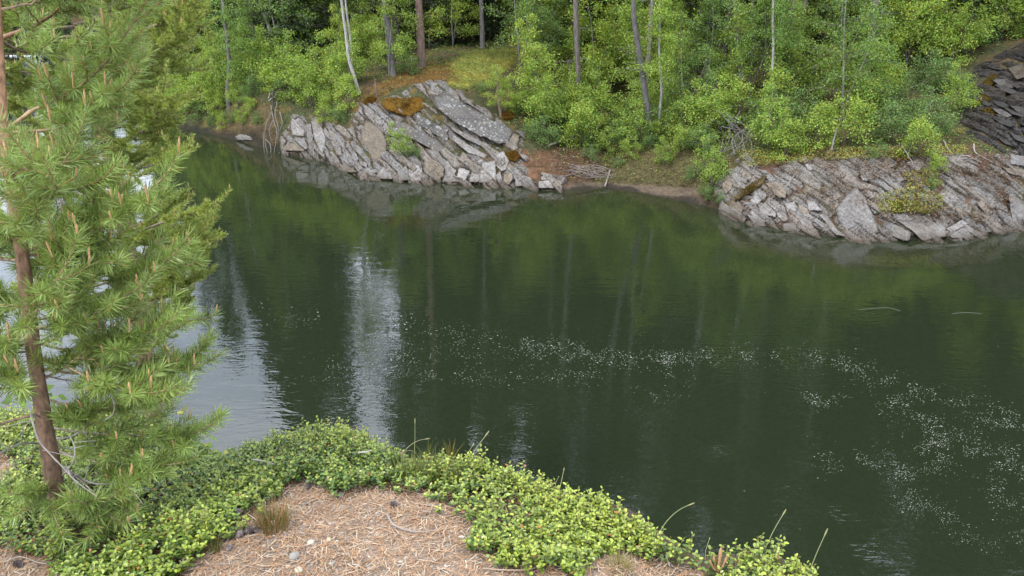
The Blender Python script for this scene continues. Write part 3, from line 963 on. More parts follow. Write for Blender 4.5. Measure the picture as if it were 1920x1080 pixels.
# a single low stone at the foot of the mossy left bank
r_ = thing("boulder", "low grey stone at the waterline left of the hanging roots", "stone")
block([(440,256),(452,251),(470,256),(474,263),(445,263)], 570, M['rock'], r_, 0.15, .75)
r_ = thing("boulder", "small flat pale rock showing in the moss on top of the hill", "stone")
block([(985,88),(1000,84),(1018,86),(1020,93),(990,94)], 571, M['rock'], r_, 0.2, 1.1)
for (pl, sd_, lb) in [([(716,188),(732,183),(765,186),(782,182),(800,188),(798,204),(775,214),(770,220),(745,212),(722,205)], 601, "thick orange-brown moss cushion on the middle of the big slab"),
                 ([(682,190),(697,180),(706,186),(697,196),(684,198)], 602, "small orange moss tuft on the upper left lip of the slab"),
                 ([(940,213),(955,208),(965,216),(958,224),(944,222)], 603, "rust coloured moss pad at the right end of the lichen-covered slab"),
                 ([(948,288),(965,283),(975,292),(968,304),(953,300)], 604, "orange moss beside the leaning block above the waterline"),
                 ([(1664,286),(1690,282),(1712,288),(1704,300),(1680,304)], 605, "orange moss cap on the crest of the low outcrop"),
                 ([(1640,382),(1660,376),(1700,378),(1738,384),(1752,396),(1735,402),(1700,396),(1660,402),(1646,396)], 606, "long yellow-green moss ledge above the broad pale slabs"),
                 ([(1420,338),(1436,330),(1432,344),(1398,366),(1378,376),(1382,364)], 607, "yellow moss strip running down the left end of the low outcrop"),
                 ([(1842,158),(1858,142),(1874,140),(1868,152),(1850,166)], 608, "brown moss pad on the upper dark cliff"),
                 ([(1842,206),(1862,204),(1870,212),(1862,222),(1846,216)], 609, "rounded mossy bump low on the dark cliff"),
                 ([(1818,196),(1836,180),(1862,174),(1870,182),(1840,194),(1824,204)], 610, "slanting moss band across the dark cliff")]:
    green = sd_ in (606,)
    r_ = thing("moss_cushion", lb, "moss")
    c_ = (.20, .19, .045) if green else ((.22, .115, .022) if sd_ < 608 and sd_ != 607 else (.19, .13, .03))
    pad = block(pl, sd_, M['moss'], r_, 0.16, 1.0, c_, name="moss_pad", nper=44, rough=.10)
    # short fuzz standing out of the pad
    nv = len(pad.data.vertices); co = np.empty(nv * 3, np.float32); pad.data.vertices.foreach_get("co", co); co = co.reshape(-1, 3)[44:].astype(float)
    rz = np.random.default_rng(sd_)
    i0 = rz.integers(0, len(co) - 1, 2600); i1 = np.minimum(i0 + rz.integers(0, 2, 2600) * 44, len(co) - 1); f_ = rz.random((2600, 1)); q_ = co[i0] * f_ + co[i1] * (1 - f_) + rz.normal(0, .012, (2600, 3))
    dr = rz.normal(0, 1, (2600, 3)) + np.array([0, -.9, 1.2]); dr /= np.linalg.norm(dr, axis=1)[:, None]
    sd2 = np.cross(dr, rz.normal(0, 1, (2600, 3))); sd2 /= np.linalg.norm(sd2, axis=1)[:, None]
    V_ = np.stack([q_ - sd2 * .007, q_ + sd2 * .007, q_ + dr * rz.uniform(.02, .06, (2600, 1))], 1).reshape(-1, 3)
    cf = np.array(c_) * rz.choice([.55, .85, 1.1, 1.5], 2600)[:, None]
    add_obj("moss_fuzz", new_mesh("moss_fuzz", V_, [np.arange(7800).reshape(-1, 3)], [M['moss']], False, np.repeat(cf, 3, 0)), r_, kind="stuff")
# ================================================================ TREES OF THE FAR BANK
def leaf_quads(bag, P, Adir, size, aspect, col, rng, up=0.6, flat=None):
    """one diamond leaf per point"""
    n = len(P)
    nrm = rng.normal(0, 1, (n, 3)); nrm[:, 2] = np.abs(nrm[:, 2]) + up * 2
    nrm /= np.linalg.norm(nrm, axis=1)[:, None]
    a = Adir + rng.normal(0, .5, (n, 3))
    a -= nrm * (a * nrm).sum(1)[:, None]
    a /= np.linalg.norm(a, axis=1)[:, None] + 1e-9
    b = np.cross(nrm, a)
    L = (size * (0.7 + 0.6 * rng.random(n)))[:, None]
    W = L * aspect
    V = np.stack([P, P + a * L * .45 + b * W * .5, P + a * L, P + a * L * .45 - b * W * .5], 1).reshape(-1, 3)
    f = np.arange(n * 4).reshape(n, 4)
    bag.add(V, f, np.repeat(col, 4, 0))


def leaf_cols(n, rng, base, var=0.25, yellow=0.25, clump=None):
    c = np.tile(np.array(base, float), (n, 1))
    k = 1 + var * rng.normal(0, 1, n)
    if clump is not None:
        k = k * clump
    y = (rng.random(n) < 0.3) * yellow
    c = c * k[:, None]
    c[:, 0] *= 1 + y * 1.2
    return np.clip(c, 0.008, 0.6)


def birch(seed, H_, spread, nbr, per, leaf=0.05, start=.15, r0=.05, stems=1, lean=0.06, base=(.135, .22, .040), bark=(.33, .31, .28), twigs=9):
    rng = np.random.default_rng(seed)
    wood = Bag(); crown = Bag()
    for s_ in range(stems):
        hh = H_ * (1 if s_ == 0 else rng.uniform(.6, .95))
        n = 12
        t = np.linspace(0, 1, n)
        ph = rng.uniform(0, 6.28)
        off = np.array([math.cos(ph), math.sin(ph)]) * lean * hh * (1 + 2 * (s_ > 0))
        P = np.stack([off[0] * t ** 1.3 + .03 * hh * np.sin(t * 5 + ph) * t, off[1] * t ** 1.3 + .03 * hh * np.cos(t * 4 + ph) * t, hh * t], 1)
        bc = np.where(t[:, None] < .2, np.array(bark) * .55, np.array(bark))
        wood.tube(P, r0 * (hh / H_) * (1 - .88 * t), 6, np.repeat(bc, 6, 0))
        for i in range(nbr // stems):
            fr = start + (0.98 - start) * (i + rng.random()) / (nbr // stems)
            o = np.array([np.interp(fr, t, P[:, k]) for k in range(3)])
            az = i * 2.4 + rng.normal(0, .5)
            L = spread * (1.05 - fr) ** .6 * rng.uniform(.65, 1.2)
            el = rng.uniform(-.05, .95)
            dir0 = np.array([math.cos(az) * math.cos(el), math.sin(az) * math.cos(el), math.sin(el)])
            q = np.linspace(0, 1, 6)[:, None]
            B = o + dir0 * L * q + np.array([0, 0, -1]) * L * .35 * q ** 2.2 + rng.normal(0, .03, (6, 3)) * L * q
            wood.tube(B, r0 * .28 * (1 - fr * .6) * (1 - .8 * q[:, 0]) + .002, 4, np.array(bark) * .6)
            for w in range(twigs):
                u = rng.uniform(.25, 1)
                bo = np.array([np.interp(u, q[:, 0], B[:, k]) for k in range(3)])
                ta = az + rng.uniform(-1.3, 1.3)
                td = np.array([math.cos(ta), math.sin(ta), rng.uniform(-.25, .35)])
                tl = L * rng.uniform(.15, .42)
                T = bo + td * tl * np.linspace(0, 1, 4)[:, None] + np.array([0, 0, -.12]) * tl * (np.linspace(0, 1, 4)[:, None]) ** 2
                wood.tube(T, [.004, .003, .002, .001], 3, np.array(bark) * .4)
                uu = rng.random(per)[:, None]
                LP = bo + td * tl * (uu * 1.15 + .05) + rng.normal(0, .085, (per, 3))
                leaf_quads(crown, LP, np.tile(td, (per, 1)), leaf * .86, .8, leaf_cols(per, rng, base, .2, .35, rng.uniform(.7, 1.25)), rng, .12)
    return wood.mesh("birch_wood", [M['bark']], True), crown.mesh("birch_crown", [M['leaf']])


def spruce(seed, H_, w, start=.08, base=(.028, .05, .018), nlev=48):
    rng = np.random.default_rng(seed)
    wood = Bag(); crown = Bag()
    t = np.linspace(0, 1, 10)
    P = np.stack([.01 * H_ * np.sin(t * 4), 0 * t, H_ * t], 1)
    r0 = H_ * .0078
    wood.tube(P, r0 * (1 - .93 * t), 7, (.16, .14, .12))
    for i in range(nlev):
        fr = start + (1 - start) * (i + rng.random()) / nlev
        for j in range(5):
            az = rng.uniform(0, 6.28)
            L = w * (1 - fr) ** .75 * rng.uniform(.6, 1.15) + .12
            d0 = np.array([math.cos(az), math.sin(az), 0])
            q = np.linspace(0, 1, 5)[:, None]
            B = np.array([0, 0, fr * H_]) + d0 * L * q + np.array([0, 0, 1]) * (-.28 * L * q + .16 * L * q ** 3)
            wood.tube(B, .014 * (1 - .8 * q[:, 0]) + .002, 3, (.10, .085, .07))
            n = int(10 + 26 * L)
            u = rng.random(n)
            LP = np.stack([np.interp(u, q[:, 0], B[:, k]) for k in range(3)], 1)
            side = np.where(rng.random(n) < .5, 1, -1)
            ad = d0 * .6 + np.stack([-d0[1] * side, d0[0] * side, -0.3 * np.ones(n)], 1)
            leaf_quads(crown, LP, ad, .20, .16, leaf_cols(n, rng, base, .3, .3, rng.uniform(.7, 1.3)), rng, .3)
            leaf_quads(crown, LP + rng.normal(0, .03, (n, 3)), ad + np.array([0, 0, -.5]), .16, .2, leaf_cols(n, rng, base, .3, .3), rng, .3)
    return wood.mesh("spruce_wood", [M['bark']], True), crown.mesh("spruce_crown", [M['conifer']])


def tall_pine(seed, H_, base=(.045, .075, .026), start=.45, r=None, w=1.7):
    rng = np.random.default_rng(seed)
    wood = Bag(); crown = Bag()
    t = np.linspace(0, 1, 14)
    P = np.stack([.012 * H_ * np.sin(t * 5 + seed), .01 * H_ * np.sin(t * 3), H_ * t], 1)
    r0 = r or H_ * .0048
    c = np.where(t[:, None] < .5, np.array([.19, .165, .145]), np.array([.34, .19, .10]))
    wood.tube(P, r0 * (1 - .75 * t ** 1.3), 8, np.repeat(c, 8, 0))
    for i in range(14):      # dead snags on the lower trunk
        fr = rng.uniform(.06, start); az = rng.uniform(0, 6.28); L = rng.uniform(.25, .9)
        q = np.linspace(0, 1, 4)[:, None]
        wood.tube(np.array([np.interp(fr, t, P[:, 0]), 0, fr * H_]) + np.array([math.cos(az), math.sin(az), rng.uniform(-.4, .3)]) * L * q + rng.normal(0, .04, (4, 3)) * q, [.014, .01, .006, .002], 3, (.20, .19, .175))
    for i in range(40):
        fr = start + (1.0 - start) * rng.random() ** .9
        az = rng.uniform(0, 6.28)
        L = w * (1.08 - fr) ** .5 * rng.uniform(.5, 1.1)
        el = rng.uniform(0.0, .7)
        d0 = np.array([math.cos(az) * math.cos(el), math.sin(az) * math.cos(el), math.sin(el)])
        q = np.linspace(0, 1, 5)[:, None]
        o = np.array([np.interp(fr, t, P[:, 0]), 0, fr * H_])
        B = o + d0 * L * q + rng.normal(0, .05, (5, 3)) * q
        wood.tube(B, .03 * (1 - .8 * q[:, 0]) + .003, 4, (.3, .18, .10))
        for w_ in range(13):
            u = rng.uniform(.3, 1.05)
            cpt = o + d0 * L * u + rng.normal(0, .22 * L, 3) * np.array([1, 1, .6])
            n = 26
            dd = rng.normal(0, 1, (n, 3)); dd[:, 2] += .6; dd /= np.linalg.norm(dd, axis=1)[:, None]
            leaf_quads(crown, cpt + dd * .04, dd * 3, .17, .14, leaf_cols(n, rng, base, .3, .2, rng.uniform(.7, 1.3)), rng, 0)
    return wood.mesh("pine_wood", [M['bark']], True), crown.mesh("pine_crown", [M['conifer']])


PROTO = {
    'bush': [birch(11, 1.5, .75, 18, 22, .062, .08, .014, 3, .14, (.145, .23, .040), (.2, .17, .14), 7),
             birch(12, 2.1, .9, 22, 22, .062, .10, .018, 3, .12, (.135, .22, .040), (.24, .21, .18), 8),
             birch(13, 1.1, .7, 16, 22, .052, .05, .011, 4, .18, (.075, .135, .040), (.2, .17, .14), 7)],
    'sapling': [birch(21, 3.6, 1.2, 32, 23, .064, .16, .028, 1, .10, (.14, .225, .041)),
                birch(22, 4.4, 1.35, 36, 23, .058, .2, .032, 2, .08, (.085, .155, .038)),
                birch(23, 3.0, 1.1, 30, 24, .062, .12, .026, 2, .13, (.155, .235, .040))],
    'birch': [birch(31, 8.5, 2.0, 46, 26, .075, .22, .06, 1, .06, (.12, .20, .038), (.40, .38, .35), 10),
              birch(32, 11, 2.3, 52, 26, .08, .25, .08, 1, .05, (.115, .19, .038), (.40, .38, .35), 10)],
    'spruce': [spruce(41, 13, 1.9), spruce(42, 8, 1.5, .04, (.032, .06, .02), 40), spruce(43, 3.2, .8, .02, (.04, .075, .022), 22)],
    'pine': [tall_pine(51, 16), tall_pine(52, 13, start=.4)],
}


def tree(kind, k, x, d, label, group, scale=1.0, name=None, Y=None, rng=RNG, sink=0.03, at=None, mate=0):
    """copy a tree of the given kind to the far bank: x = pixel column its foot stands on, d = metres behind the waterline"""
    if at is None:
        a = ray(x, 230.0)[0] / ray(x, 230.0)[1]
        Yp = shore_Y(a) + d
        Xp = a * Yp
        # settle the column at its real height
        for _ in range(3):
            zz = float(far_z(np.array(Xp), np.array(Yp)))
            px_, _py = project(np.array([Xp, Yp, zz]))
            Xp += (x - px_) * Yp / F
            Yp = shore_Y(Xp / Yp) + d
        zz = float(far_z(np.array(Xp), np.array(Yp)))
    else:
        Xp, Yp, zz = at
    wood, crown = PROTO[kind][k % len(PROTO[kind])]
    nm = name or {'bush': 'birch_shrub', 'sapling': 'young_birch', 'birch': 'birch_tree', 'spruce': 'spruce_tree', 'pine': 'pine_tree'}[kind]
    cat = 'shrub' if kind == 'bush' else 'tree'
    r = thing(nm, label, cat, group, (Xp, Yp, zz - sink), (rng.normal(0, .03), rng.normal(0, .03), rng.uniform(0, 6.28)), scale)
    add_obj("stem" if kind == 'bush' else "trunk", wood, r)
    add_obj("foliage" if kind == 'bush' else "crown", crown, r)
    return r


LANDMARKS = [(380, "mossy left bank"), (430, "short grey trunk"), (505, "hanging roots"), (560, "upright left slab"), (620, "cracked grey blocks"), (668, "slender white birch stem"), (735, "grey leaning pine"), (790, "reddish pine trunk"),
             (850, "mossy hilltop"), (905, "slim grey hilltop trunk"), (960, "lichen-covered slab"), (1020, "narrow greenish trunk"), (1062, "moss-capped stump"), (1110, "long pale branch"), (1165, "silt bank"), (1215, "dark leaning tree"),
             (1262, "mossy log"), (1310, "dry grass bank"), (1375, "bare dead tree"), (1448, "mottled birch stem"), (1520, "cracked outcrop blocks"), (1562, "forked pale stem"), (1610, "rounded outcrop slab"), (1665, "orange crest moss"),
             (1720, "broad pale slabs"), (1790, "outcrop's far end"), (1850, "dark wet cliff")]


def region_phrase(x):
    i = int(np.argmin([abs(x - l[0]) for l in LANDMARKS]))
    lx, nm_ = LANDMARKS[i]
    side = "left of" if x < lx - 9 else ("right of" if x > lx + 9 else "behind")
    return f"{side} the {nm_}", nm_


TALLGAP = lambda x: 590 < x < 742
HILLOPEN = [(745, 175), (790, 128), (860, 96), (930, 82), (1015, 76), (1030, 100), (960, 130), (880, 168), (800, 158)]
rg = np.random.default_rng(5)
count = 0


def foot_px(x, d):
    a = ray(x, 200.0)[0] / ray(x, 200.0)[1]
    Y = shore_Y(a) + d
    return project(np.array([a * Y, Y, float(base_z(np.array(a), np.array(d)))]))


# low shrubs and saplings close to the water
for (d0, step, kinds, sc) in [(2.6, 40, ['bush'], .85), (4.0, 40, ['bush', 'bush', 'sapling'], .9), (5.8, 42, ['bush', 'sapling'], .95), (8.0, 46, ['sapling', 'bush', 'sapling'], 1.0),
                              (10.5, 50, ['sapling', 'spruce3', 'bush'], 1.05), (14, 54, ['sapling', 'birch', 'spruce3'], 1.0), (19, 60, ['birch', 'sapling', 'spruce2'], 1.0),
                              (26, 80, ['birch', 'spruce2', 'spruce'], 1.0), (35, 90, ['spruce', 'birch', 'pine'], 1.0), (46, 90, ['spruce', 'pine', 'spruce'], 1.0)]:
    x = 245 + rg.uniform(0, 40)
    while x < 2120:
        xx = x + rg.normal(0, step * .25); dd = d0 + rg.normal(0, d0 * .10)
        x += step
        fx, fy = foot_px(xx, dd)
        if poly_sd(np.array(fx), np.array(fy), HILLOPEN) > -3:
            continue
        if dd < 6 and 560 < fx < 1000 and fy > 150:      # bare rock faces
            continue
        if 1760 < fx < 2060 and fy > 60 and dd < 9:
            continue
        if dd < 3.2 and (1350 < fx < 1920) and rg.random() < .45:
            continue
        if d0 < 7 and rg.random() < .15 and not (330 < xx < 560):
            continue
        k = kinds[rg.integers(len(kinds))]
        idx = rg.integers(0, 3)
        s = sc * rg.uniform(.85, 1.3) * (1.15 if xx < 580 else 1)
        if TALLGAP(xx) and dd > 5:
            if k in ('birch', 'spruce', 'pine', 'spruce2'):
                k = 'sapling'
            s *= .8
            if dd > 18: continue
        if k == 'spruce2': k, idx = 'spruce', 1
        elif k == 'spruce3': k, idx = 'spruce', 2
        elif k == 'spruce': idx = 0
        if k in ('birch', 'pine', 'spruce') and xx < 560 and k != 'birch' and idx != 2:
            s *= .75 + .25 * max(0, (xx - 380)) / 180
        ph, g = region_phrase(xx)
        kn = {'bush': 'low green birch shrub', 'sapling': 'thin fresh green young birch', 'birch': 'taller birch with pale stem', 'spruce': 'dark green spruce', 'pine': 'tall straight pine'}[k]
        far = ", far back," if dd > 22 else (", midway up," if dd > 12 else (", on the lower slope," if dd > 4.9 else ", near the water,"))
        tree(k, int(idx), xx, dd, f"{kn}{far} {ph}", f"{kn} kind by the {g}", s, rng=rg)
        count += 1
# tall trees whose crowns stand above the frame and darken the river
for i in range(150):
    x = rg.uniform(330, 2400)
    if 596 < x < 742 or (1020 < x < 1045) or (1160 < x < 1185 and i % 2):
        continue
    dd = rg.uniform(7, 30) if x > 745 else rg.uniform(5, 24)
    fx, fy = foot_px(x, dd)
    if poly_sd(np.array(fx), np.array(fy), HILLOPEN) > -3 or (1740 < x < 2050 and dd < 13):
        continue
    ph, g = region_phrase(x)
    k = 'pine' if rg.random() < .45 else 'spruce'
    s = rg.uniform(1.05, 1.45) * (1 if x > 500 else .62 + .38 * max(0, (x - 330)) / 170)
    kn = {'spruce': 'tall dark spruce', 'pine': 'tall pine with a bare grey stem'}[k]
    tree(k, int(rg.integers(0, 2)) if k == 'pine' else 0, x, dd, f"{kn} {ph}", f"{kn} by the {g}", s, rng=rg)
TALL2 = [(x_ + rg.uniform(-18, 18), rg.uniform(4.5, 8.5), 'pine', int(rg.integers(0, 2)), rg.uniform(1.25, 1.5)) for x_ in range(1090, 1740, 135)] + \
        [(x_ + rg.uniform(-18, 18), rg.uniform(11, 16), 'spruce', 0, rg.uniform(1.6, 1.95)) for x_ in range(1060, 2400, 74)]
for (x, dd, k, i_, s) in TALL2 + [(815, 13, 'spruce', 0, 1.3), (860, 13.5, 'spruce', 0, 1.35), (885, 15, 'spruce', 0, 1.3), (930, 14, 'spruce', 0, 1.4), (965, 12.5, 'pine', 0, 1.3), (995, 13, 'spruce', 0, 1.2), (940, 20, 'pine', 0, 1.4), (840, 20, 'pine', 0, 1.4), (870, 24, 'spruce', 0, 1.5),
                          (560, 8, 'spruce', 0, 1.1), (520, 9, 'spruce', 0, 1.15), (480, 10, 'spruce', 0, 1.1), (440, 8, 'spruce', 0, .95), (400, 9, 'spruce', 0, .8), (585, 13, 'pine', 0, 1.15), (500, 15, 'pine', 0, 1.2), (455, 14, 'pine', 0, 1.0)]:
    ph, g = region_phrase(x)
    kn = {'spruce': 'broad tall dark spruce', 'pine': 'tall dense pine'}[k]
    tree(k, i_, x, dd, f"{kn} standing {ph}", f"{kn} kind by the {g}", s, rng=rg)
for (x, dd, kk, s) in [(398, .35, 2, .5), (418, .3, 0, .42), (436, .55, 2, .5), (455, .35, 1, .4), (470, .7, 0, .5), (485, .35, 2, .45), (446, 1.2, 1, .6), (412, .9, 0, .6), (468, 1.3, 2, .6), (1105, 1.5, 2, .5), (1140, 2.0, 1, .55), (1185, 1.6, 0, .5), (1215, 2.2, 2, .6), (1245, 1.3, 1, .45), (1275, 1.7, 0, .6), (1300, .9, 2, .5), (1160, 1.2, 2, .35), (338, .5, 1, .8), (352, .9, 0, .9), (372, .5, 2, .9), (385, 1.3, 1, 1.0), (405, .8, 0, .8), (420, 1.9, 1, 1.0), (362, 2.2, 1, 1.1), (330, 1.6, 1, 1.1), (450, 2.2, 0, .9), (478, 1.7, 2, .9), (490, 2.8, 1, 1.1), (312, 1.2, 1, 1.2), (298, 2.4, 1, 1.3),
                       (540, 2.7, 1, 1.1), (565, 2.6, 0, 1.1), (600, 2.9, 1, 1.1), (630, 3.0, 0, 1.0), (655, 3.6, 1, 1.0), (1090, 2.6, 0, .8), (1120, 3.4, 1, 1.0), (1165, 3.0, 2, .9), (1185, 3.8, 1, 1.0), (1255, 3.2, 0, .8), (1290, 2.8, 1, .9), (1310, 1.6, 2, .9), (1325, 2.4, 1, 1.0), (1015, 3.2, 1, 1.0)]:
    ph, g = region_phrase(x)
    tree('bush', kk, x, dd, f"leafy shrub hanging towards the water {ph}", f"shrubs hanging towards the water by the {g}", s, rng=rg)
for (x, dd, kk, s) in [(622, 9, 0, 1.25), (640, 13, 0, 1.45), (664, 11, 1, 1.2), (700, 9, 0, 1.1), (716, 14, 1, 1.35), (685, 20, 0, 1.7)]:
    ph, g = region_phrase(x)
    tree('sapling', kk, x, dd, f"slim sparse birch standing in the gap {ph}", f"slim birches in the gap by the {g}", s, rng=rg)
# the wood beyond the river bend on the far left
for i in range(80):
    x = rg.uniform(-900, 235); dd = rg.uniform(1, 20)
    k = ['birch', 'spruce', 'pine'][rg.integers(3)]
    tree(k, int(rg.integers(0, 2)), x, dd, "distant tree on the far shore beyond the river bend", "trees beyond the river bend", rg.uniform(.85, 1.25), rng=rg)

# two of a kind side by side: tell them apart by size
_by = {}
for o in COL.objects:
    if o.get('group') and o.parent is None and 'label' in o:
        _by.setdefault(o['label'], []).append(o)
for lb, os_ in _by.items():
    if len(os_) == 2:
        os_.sort(key=lambda q: q.scale[0])
        os_[0]['label'] = 'smaller ' + lb
        os_[1]['label'] = 'larger ' + lb

for i in range(34):
    x = -420 + i * 19 + rg.uniform(-8, 8)
    tree('spruce', 1, x, rg.uniform(.6, 2.5), "low distant spruce at the water's edge beyond the river bend", "shore trees beyond the river bend", rg.uniform(.6, .95), rng=rg)

# ---------------------------------------------------------------- trees whose stems the photo shows one by one
def stem_tree(pts, Y, w0, w1, label, col, crown=None, cscale=1.0, name="pine_tree", up=9.0, group=None, coff=0.0, leany=0.0, mat='bark', snags=0, seed=0):
    """pts: pixel path from the foot up; Y: distance of the foot (None: where the sight line meets the bank)"""
    rng = np.random.default_rng(seed + 900)
    pts = np.asarray(pts, float)
    if Y is None:
        Y = float(hit(pts[0, 0], pts[0, 1])[0])
    P = on_Y(pts[:, 0], pts[:, 1], Y + leany * np.arange(len(pts)))
    P[0, 2] -= .15
    if up:
        dirn = (P[-1] - P[-2]); dirn /= np.linalg.norm(dirn); dirn = dirn * .5 + np.array([0, 0, .7]); dirn /= np.linalg.norm(dirn)
        P = np.vstack([P, P[-1] + dirn * up * .5, P[-1] + dirn * up])
    Q = spline(P, 24)
    t = np.linspace(0, 1, 24)
    r0 = w0 * Y / F / CP / 2; r1 = w1 * Y / F / CP / 2
    B = Bag()
    rad = (r0 * (1 - t) + r1 * t) * (1 + .35 * np.exp(-t * 30))
    O = Q[0].copy()
    B.tube(Q - O, rad, 9, col)
    for i in range(snags):
        u = rng.uniform(.08, .7); o = np.array([np.interp(u, t, Q[:, k]) for k in range(3)]) - O
        az = rng.uniform(0, 6.28); L = rng.uniform(.2, .8)
        q = np.linspace(0, 1, 5)[:, None]
        B.tube(o + np.array([math.cos(az), math.sin(az), rng.uniform(-.5, .3)]) * L * q + rng.normal(0, .03, (5, 3)) * q, np.linspace(.010, .002, 5), 3, np.array(col) * 1.05)
    r = thing(name, label, "tree", group, tuple(O))
    add_obj("trunk", B.mesh("trunk", [M[mat]], True), r)
    if crown is not None:
        kind, k = crown
        cr = PROTO[kind][k][1]
        zs = {'pine': (16, 13), 'birch': (8.5, 11), 'spruce': (13, 8, 3.2), 'sapling': (3.6, 4.4, 3.0)}[kind][k]
        top = Q[-1] - O
        sc_ = cscale
        add_obj("crown", cr, r, loc=(top[0], top[1], top[2] - zs * sc_ * .97 + coff), scale=sc_)
    return r


grey = (.20, .185, .17); red = (.25, .17, .13); pale = (.46, .44, .41)
stem_tree([(791, 128), (788, 60), (785, 0)], None, 15, 7, "straight reddish pine trunk standing alone at the left edge of the mossy hilltop", red, ('pine', 0), .8, up=9, snags=8, seed=1)
stem_tree([(737, 143), (731, 80), (722, 0)], None, 14, 6, "grey leaning pine trunk left of the lone reddish trunk", grey, ('pine', 1), .7, up=9, snags=9, seed=2)
stem_tree([(757, 112), (754, 50), (752, -10)], 36, 11, 6, "thin pale grey trunk behind the gap between the two hilltop pines", grey, None, up=8, seed=3, name="dead_tree", snags=5)
stem_tree([(905, 92), (904, 50), (902, 0)], None, 9, 5, "slim grey trunk rising from the middle of the mossy hilltop", grey, ('pine', 1), .7, up=9, snags=4, seed=4)
stem_tree([(834, 90), (836, 40), (834, 0)], 38, 9, 5, "dark thin trunk at the back of the hilltop", (.12, .11, .10), ('spruce', 1), .9, up=7, seed=5, name="spruce_tree")
stem_tree([(990, 78), (988, 30), (990, 0)], 39, 14, 7, "hazy grey trunk behind the pale flat rock", grey, ('pine', 0), .75, up=9, snags=4, seed=6)
stem_tree([(1021, 88), (1023, 40), (1022, 0)], 37, 10, 5, "narrow greenish trunk left of the moss-capped stump", (.14, .15, .12), None, up=7, snags=5, seed=7, name="dead_tree")
stem_tree([(675, 174), (663, 140), (654, 110), (648, 60), (640, 0)], None, 6, 3.5, "slender white birch stem curving up from the orange ledge", pale, ('birch', 0), .45, up=3.5, seed=8, name="birch_tree")
stem_tree([(662, 150), (659, 90), (650, 20), (648, 0)], 30, 4, 2.5, "second thin pale birch stem just behind the curving white one", pale, ('birch', 0), .4, up=3, seed=9, name="birch_tree")
stem_tree([(524, 98), (508, 60), (497, 28), (484, -10)], 33, 7, 4, "pale birch stem leaning left over the left thicket", pale, ('birch', 0), .6, up=4.5, seed=10, name="birch_tree")
stem_tree([(430, 202), (427, 175), (430, 120), (424, 60)], None, 9, 4, "short grey trunk at the foot of the left thicket", grey, ('sapling', 1), 1.1, up=2, seed=11, name="birch_tree", snags=8)
stem_tree([(1221, 272), (1217, 230), (1212, 190), (1203, 130), (1192, 60), (1188, 0)], None, 13, 6, "dark grey tree with bare twigs leaning left above the silt bank", (.15, .14, .13), ('pine', 1), .6, up=8, snags=26, seed=12)
stem_tree([(1232, 268), (1236, 220), (1240, 170), (1236, 100)], None, 5, 3, "very thin pale stem right beside the dark leaning tree", pale, ('sapling', 0), .8, up=1.5, seed=13, name="birch_tree")
stem_tree([(1234, 120), (1232, 60), (1231, 0)], 38, 9, 6, "grey trunk right behind the top of the dark leaning tree", grey, ('pine', 0), .7, up=9, snags=5, seed=14)
stem_tree([(1296, 62), (1294, 20), (1293, -10)], 40, 9, 6, "short visible bluish-grey trunk on the upper slope beside dark foliage", (.16, .17, .18), ('spruce', 0), .8, up=9, seed=15, name="spruce_tree")
stem_tree([(1487, 72), (1485, 30), (1484, 0)], 36, 11, 7, "brown trunk at the picture's top above the low outcrop's left part", (.17, .13, .10), ('pine', 0), .8, up=9, snags=5, seed=16)
stem_tree([(1421, 90), (1420, 40), (1419, 0)], 37, 9, 6, "dark reddish trunk just right of the bare grey dead tree", (.16, .11, .09), ('pine', 1), .8, up=9, snags=5, seed=17)
stem_tree([(1452, 215), (1447, 160), (1450, 90), (1449, 20)], None, 5, 3, "thin mottled birch stem above the left block of the low outcrop", pale, ('sapling', 1), .9, up=2, seed=18, name="birch_tree")
stem_tree([(1650, 78), (1649, 20), (1647, -10)], 34, 6, 4, "slim grey stem on the upper right slope", grey, ('birch', 0), .6, up=4, seed=19, name="birch_tree")
stem_tree([(1719, 50), (1718, 10), (1716, -20)], 33, 8, 5, "grey trunk at the top of the right slope behind bright leaves", grey, ('pine', 1), .8, up=8, seed=20)
stem_tree([(1073, 178), (1070, 140), (1066, 112)], None, 9, 6, "short dead broken stem below the moss-capped stump", (.15, .12, .10), None, up=0, seed=21, name="dead_tree", snags=7)
stem_tree([(941, 218), (935, 190), (933, 160)], None, 5, 2.5, "short thin reddish stem on the dark ground right of the slab's crest", (.28, .19, .15), ('sapling', 2), .5, up=.6, seed=22, name="birch_sapling")
stem_tree([(1391, 150), (1385, 90), (1381, 40), (1378, -5)], None, 9, 5, "bare grey dead tree with arching twigs above the low outcrop", (.36, .34, .32), None, up=3, seed=23, name="dead_tree", snags=16)
stem_tree([(708, 182), (705, 165), (702, 146)], None, 4, 2, "tiny bare stem on the orange ledge beside the slab's upper lip", (.2, .15, .12), None, up=0, seed=24, name="dead_tree", snags=6)
stem_tree([(1700, 300), (1708, 270), (1716, 245)], None, 4, 2, "little bare stem on the crest of the low outcrop", (.24, .22, .2), ('bush', 1) if False else None, up=0, seed=25, name="dead_tree", snags=5)
stem_tree([(1556, 292), (1562, 268), (1569, 240)], None, 4, 2.4, "small forked pale stem above the middle of the low outcrop", (.34, .32, .3), None, up=0, seed=26, name="dead_tree", snags=5)


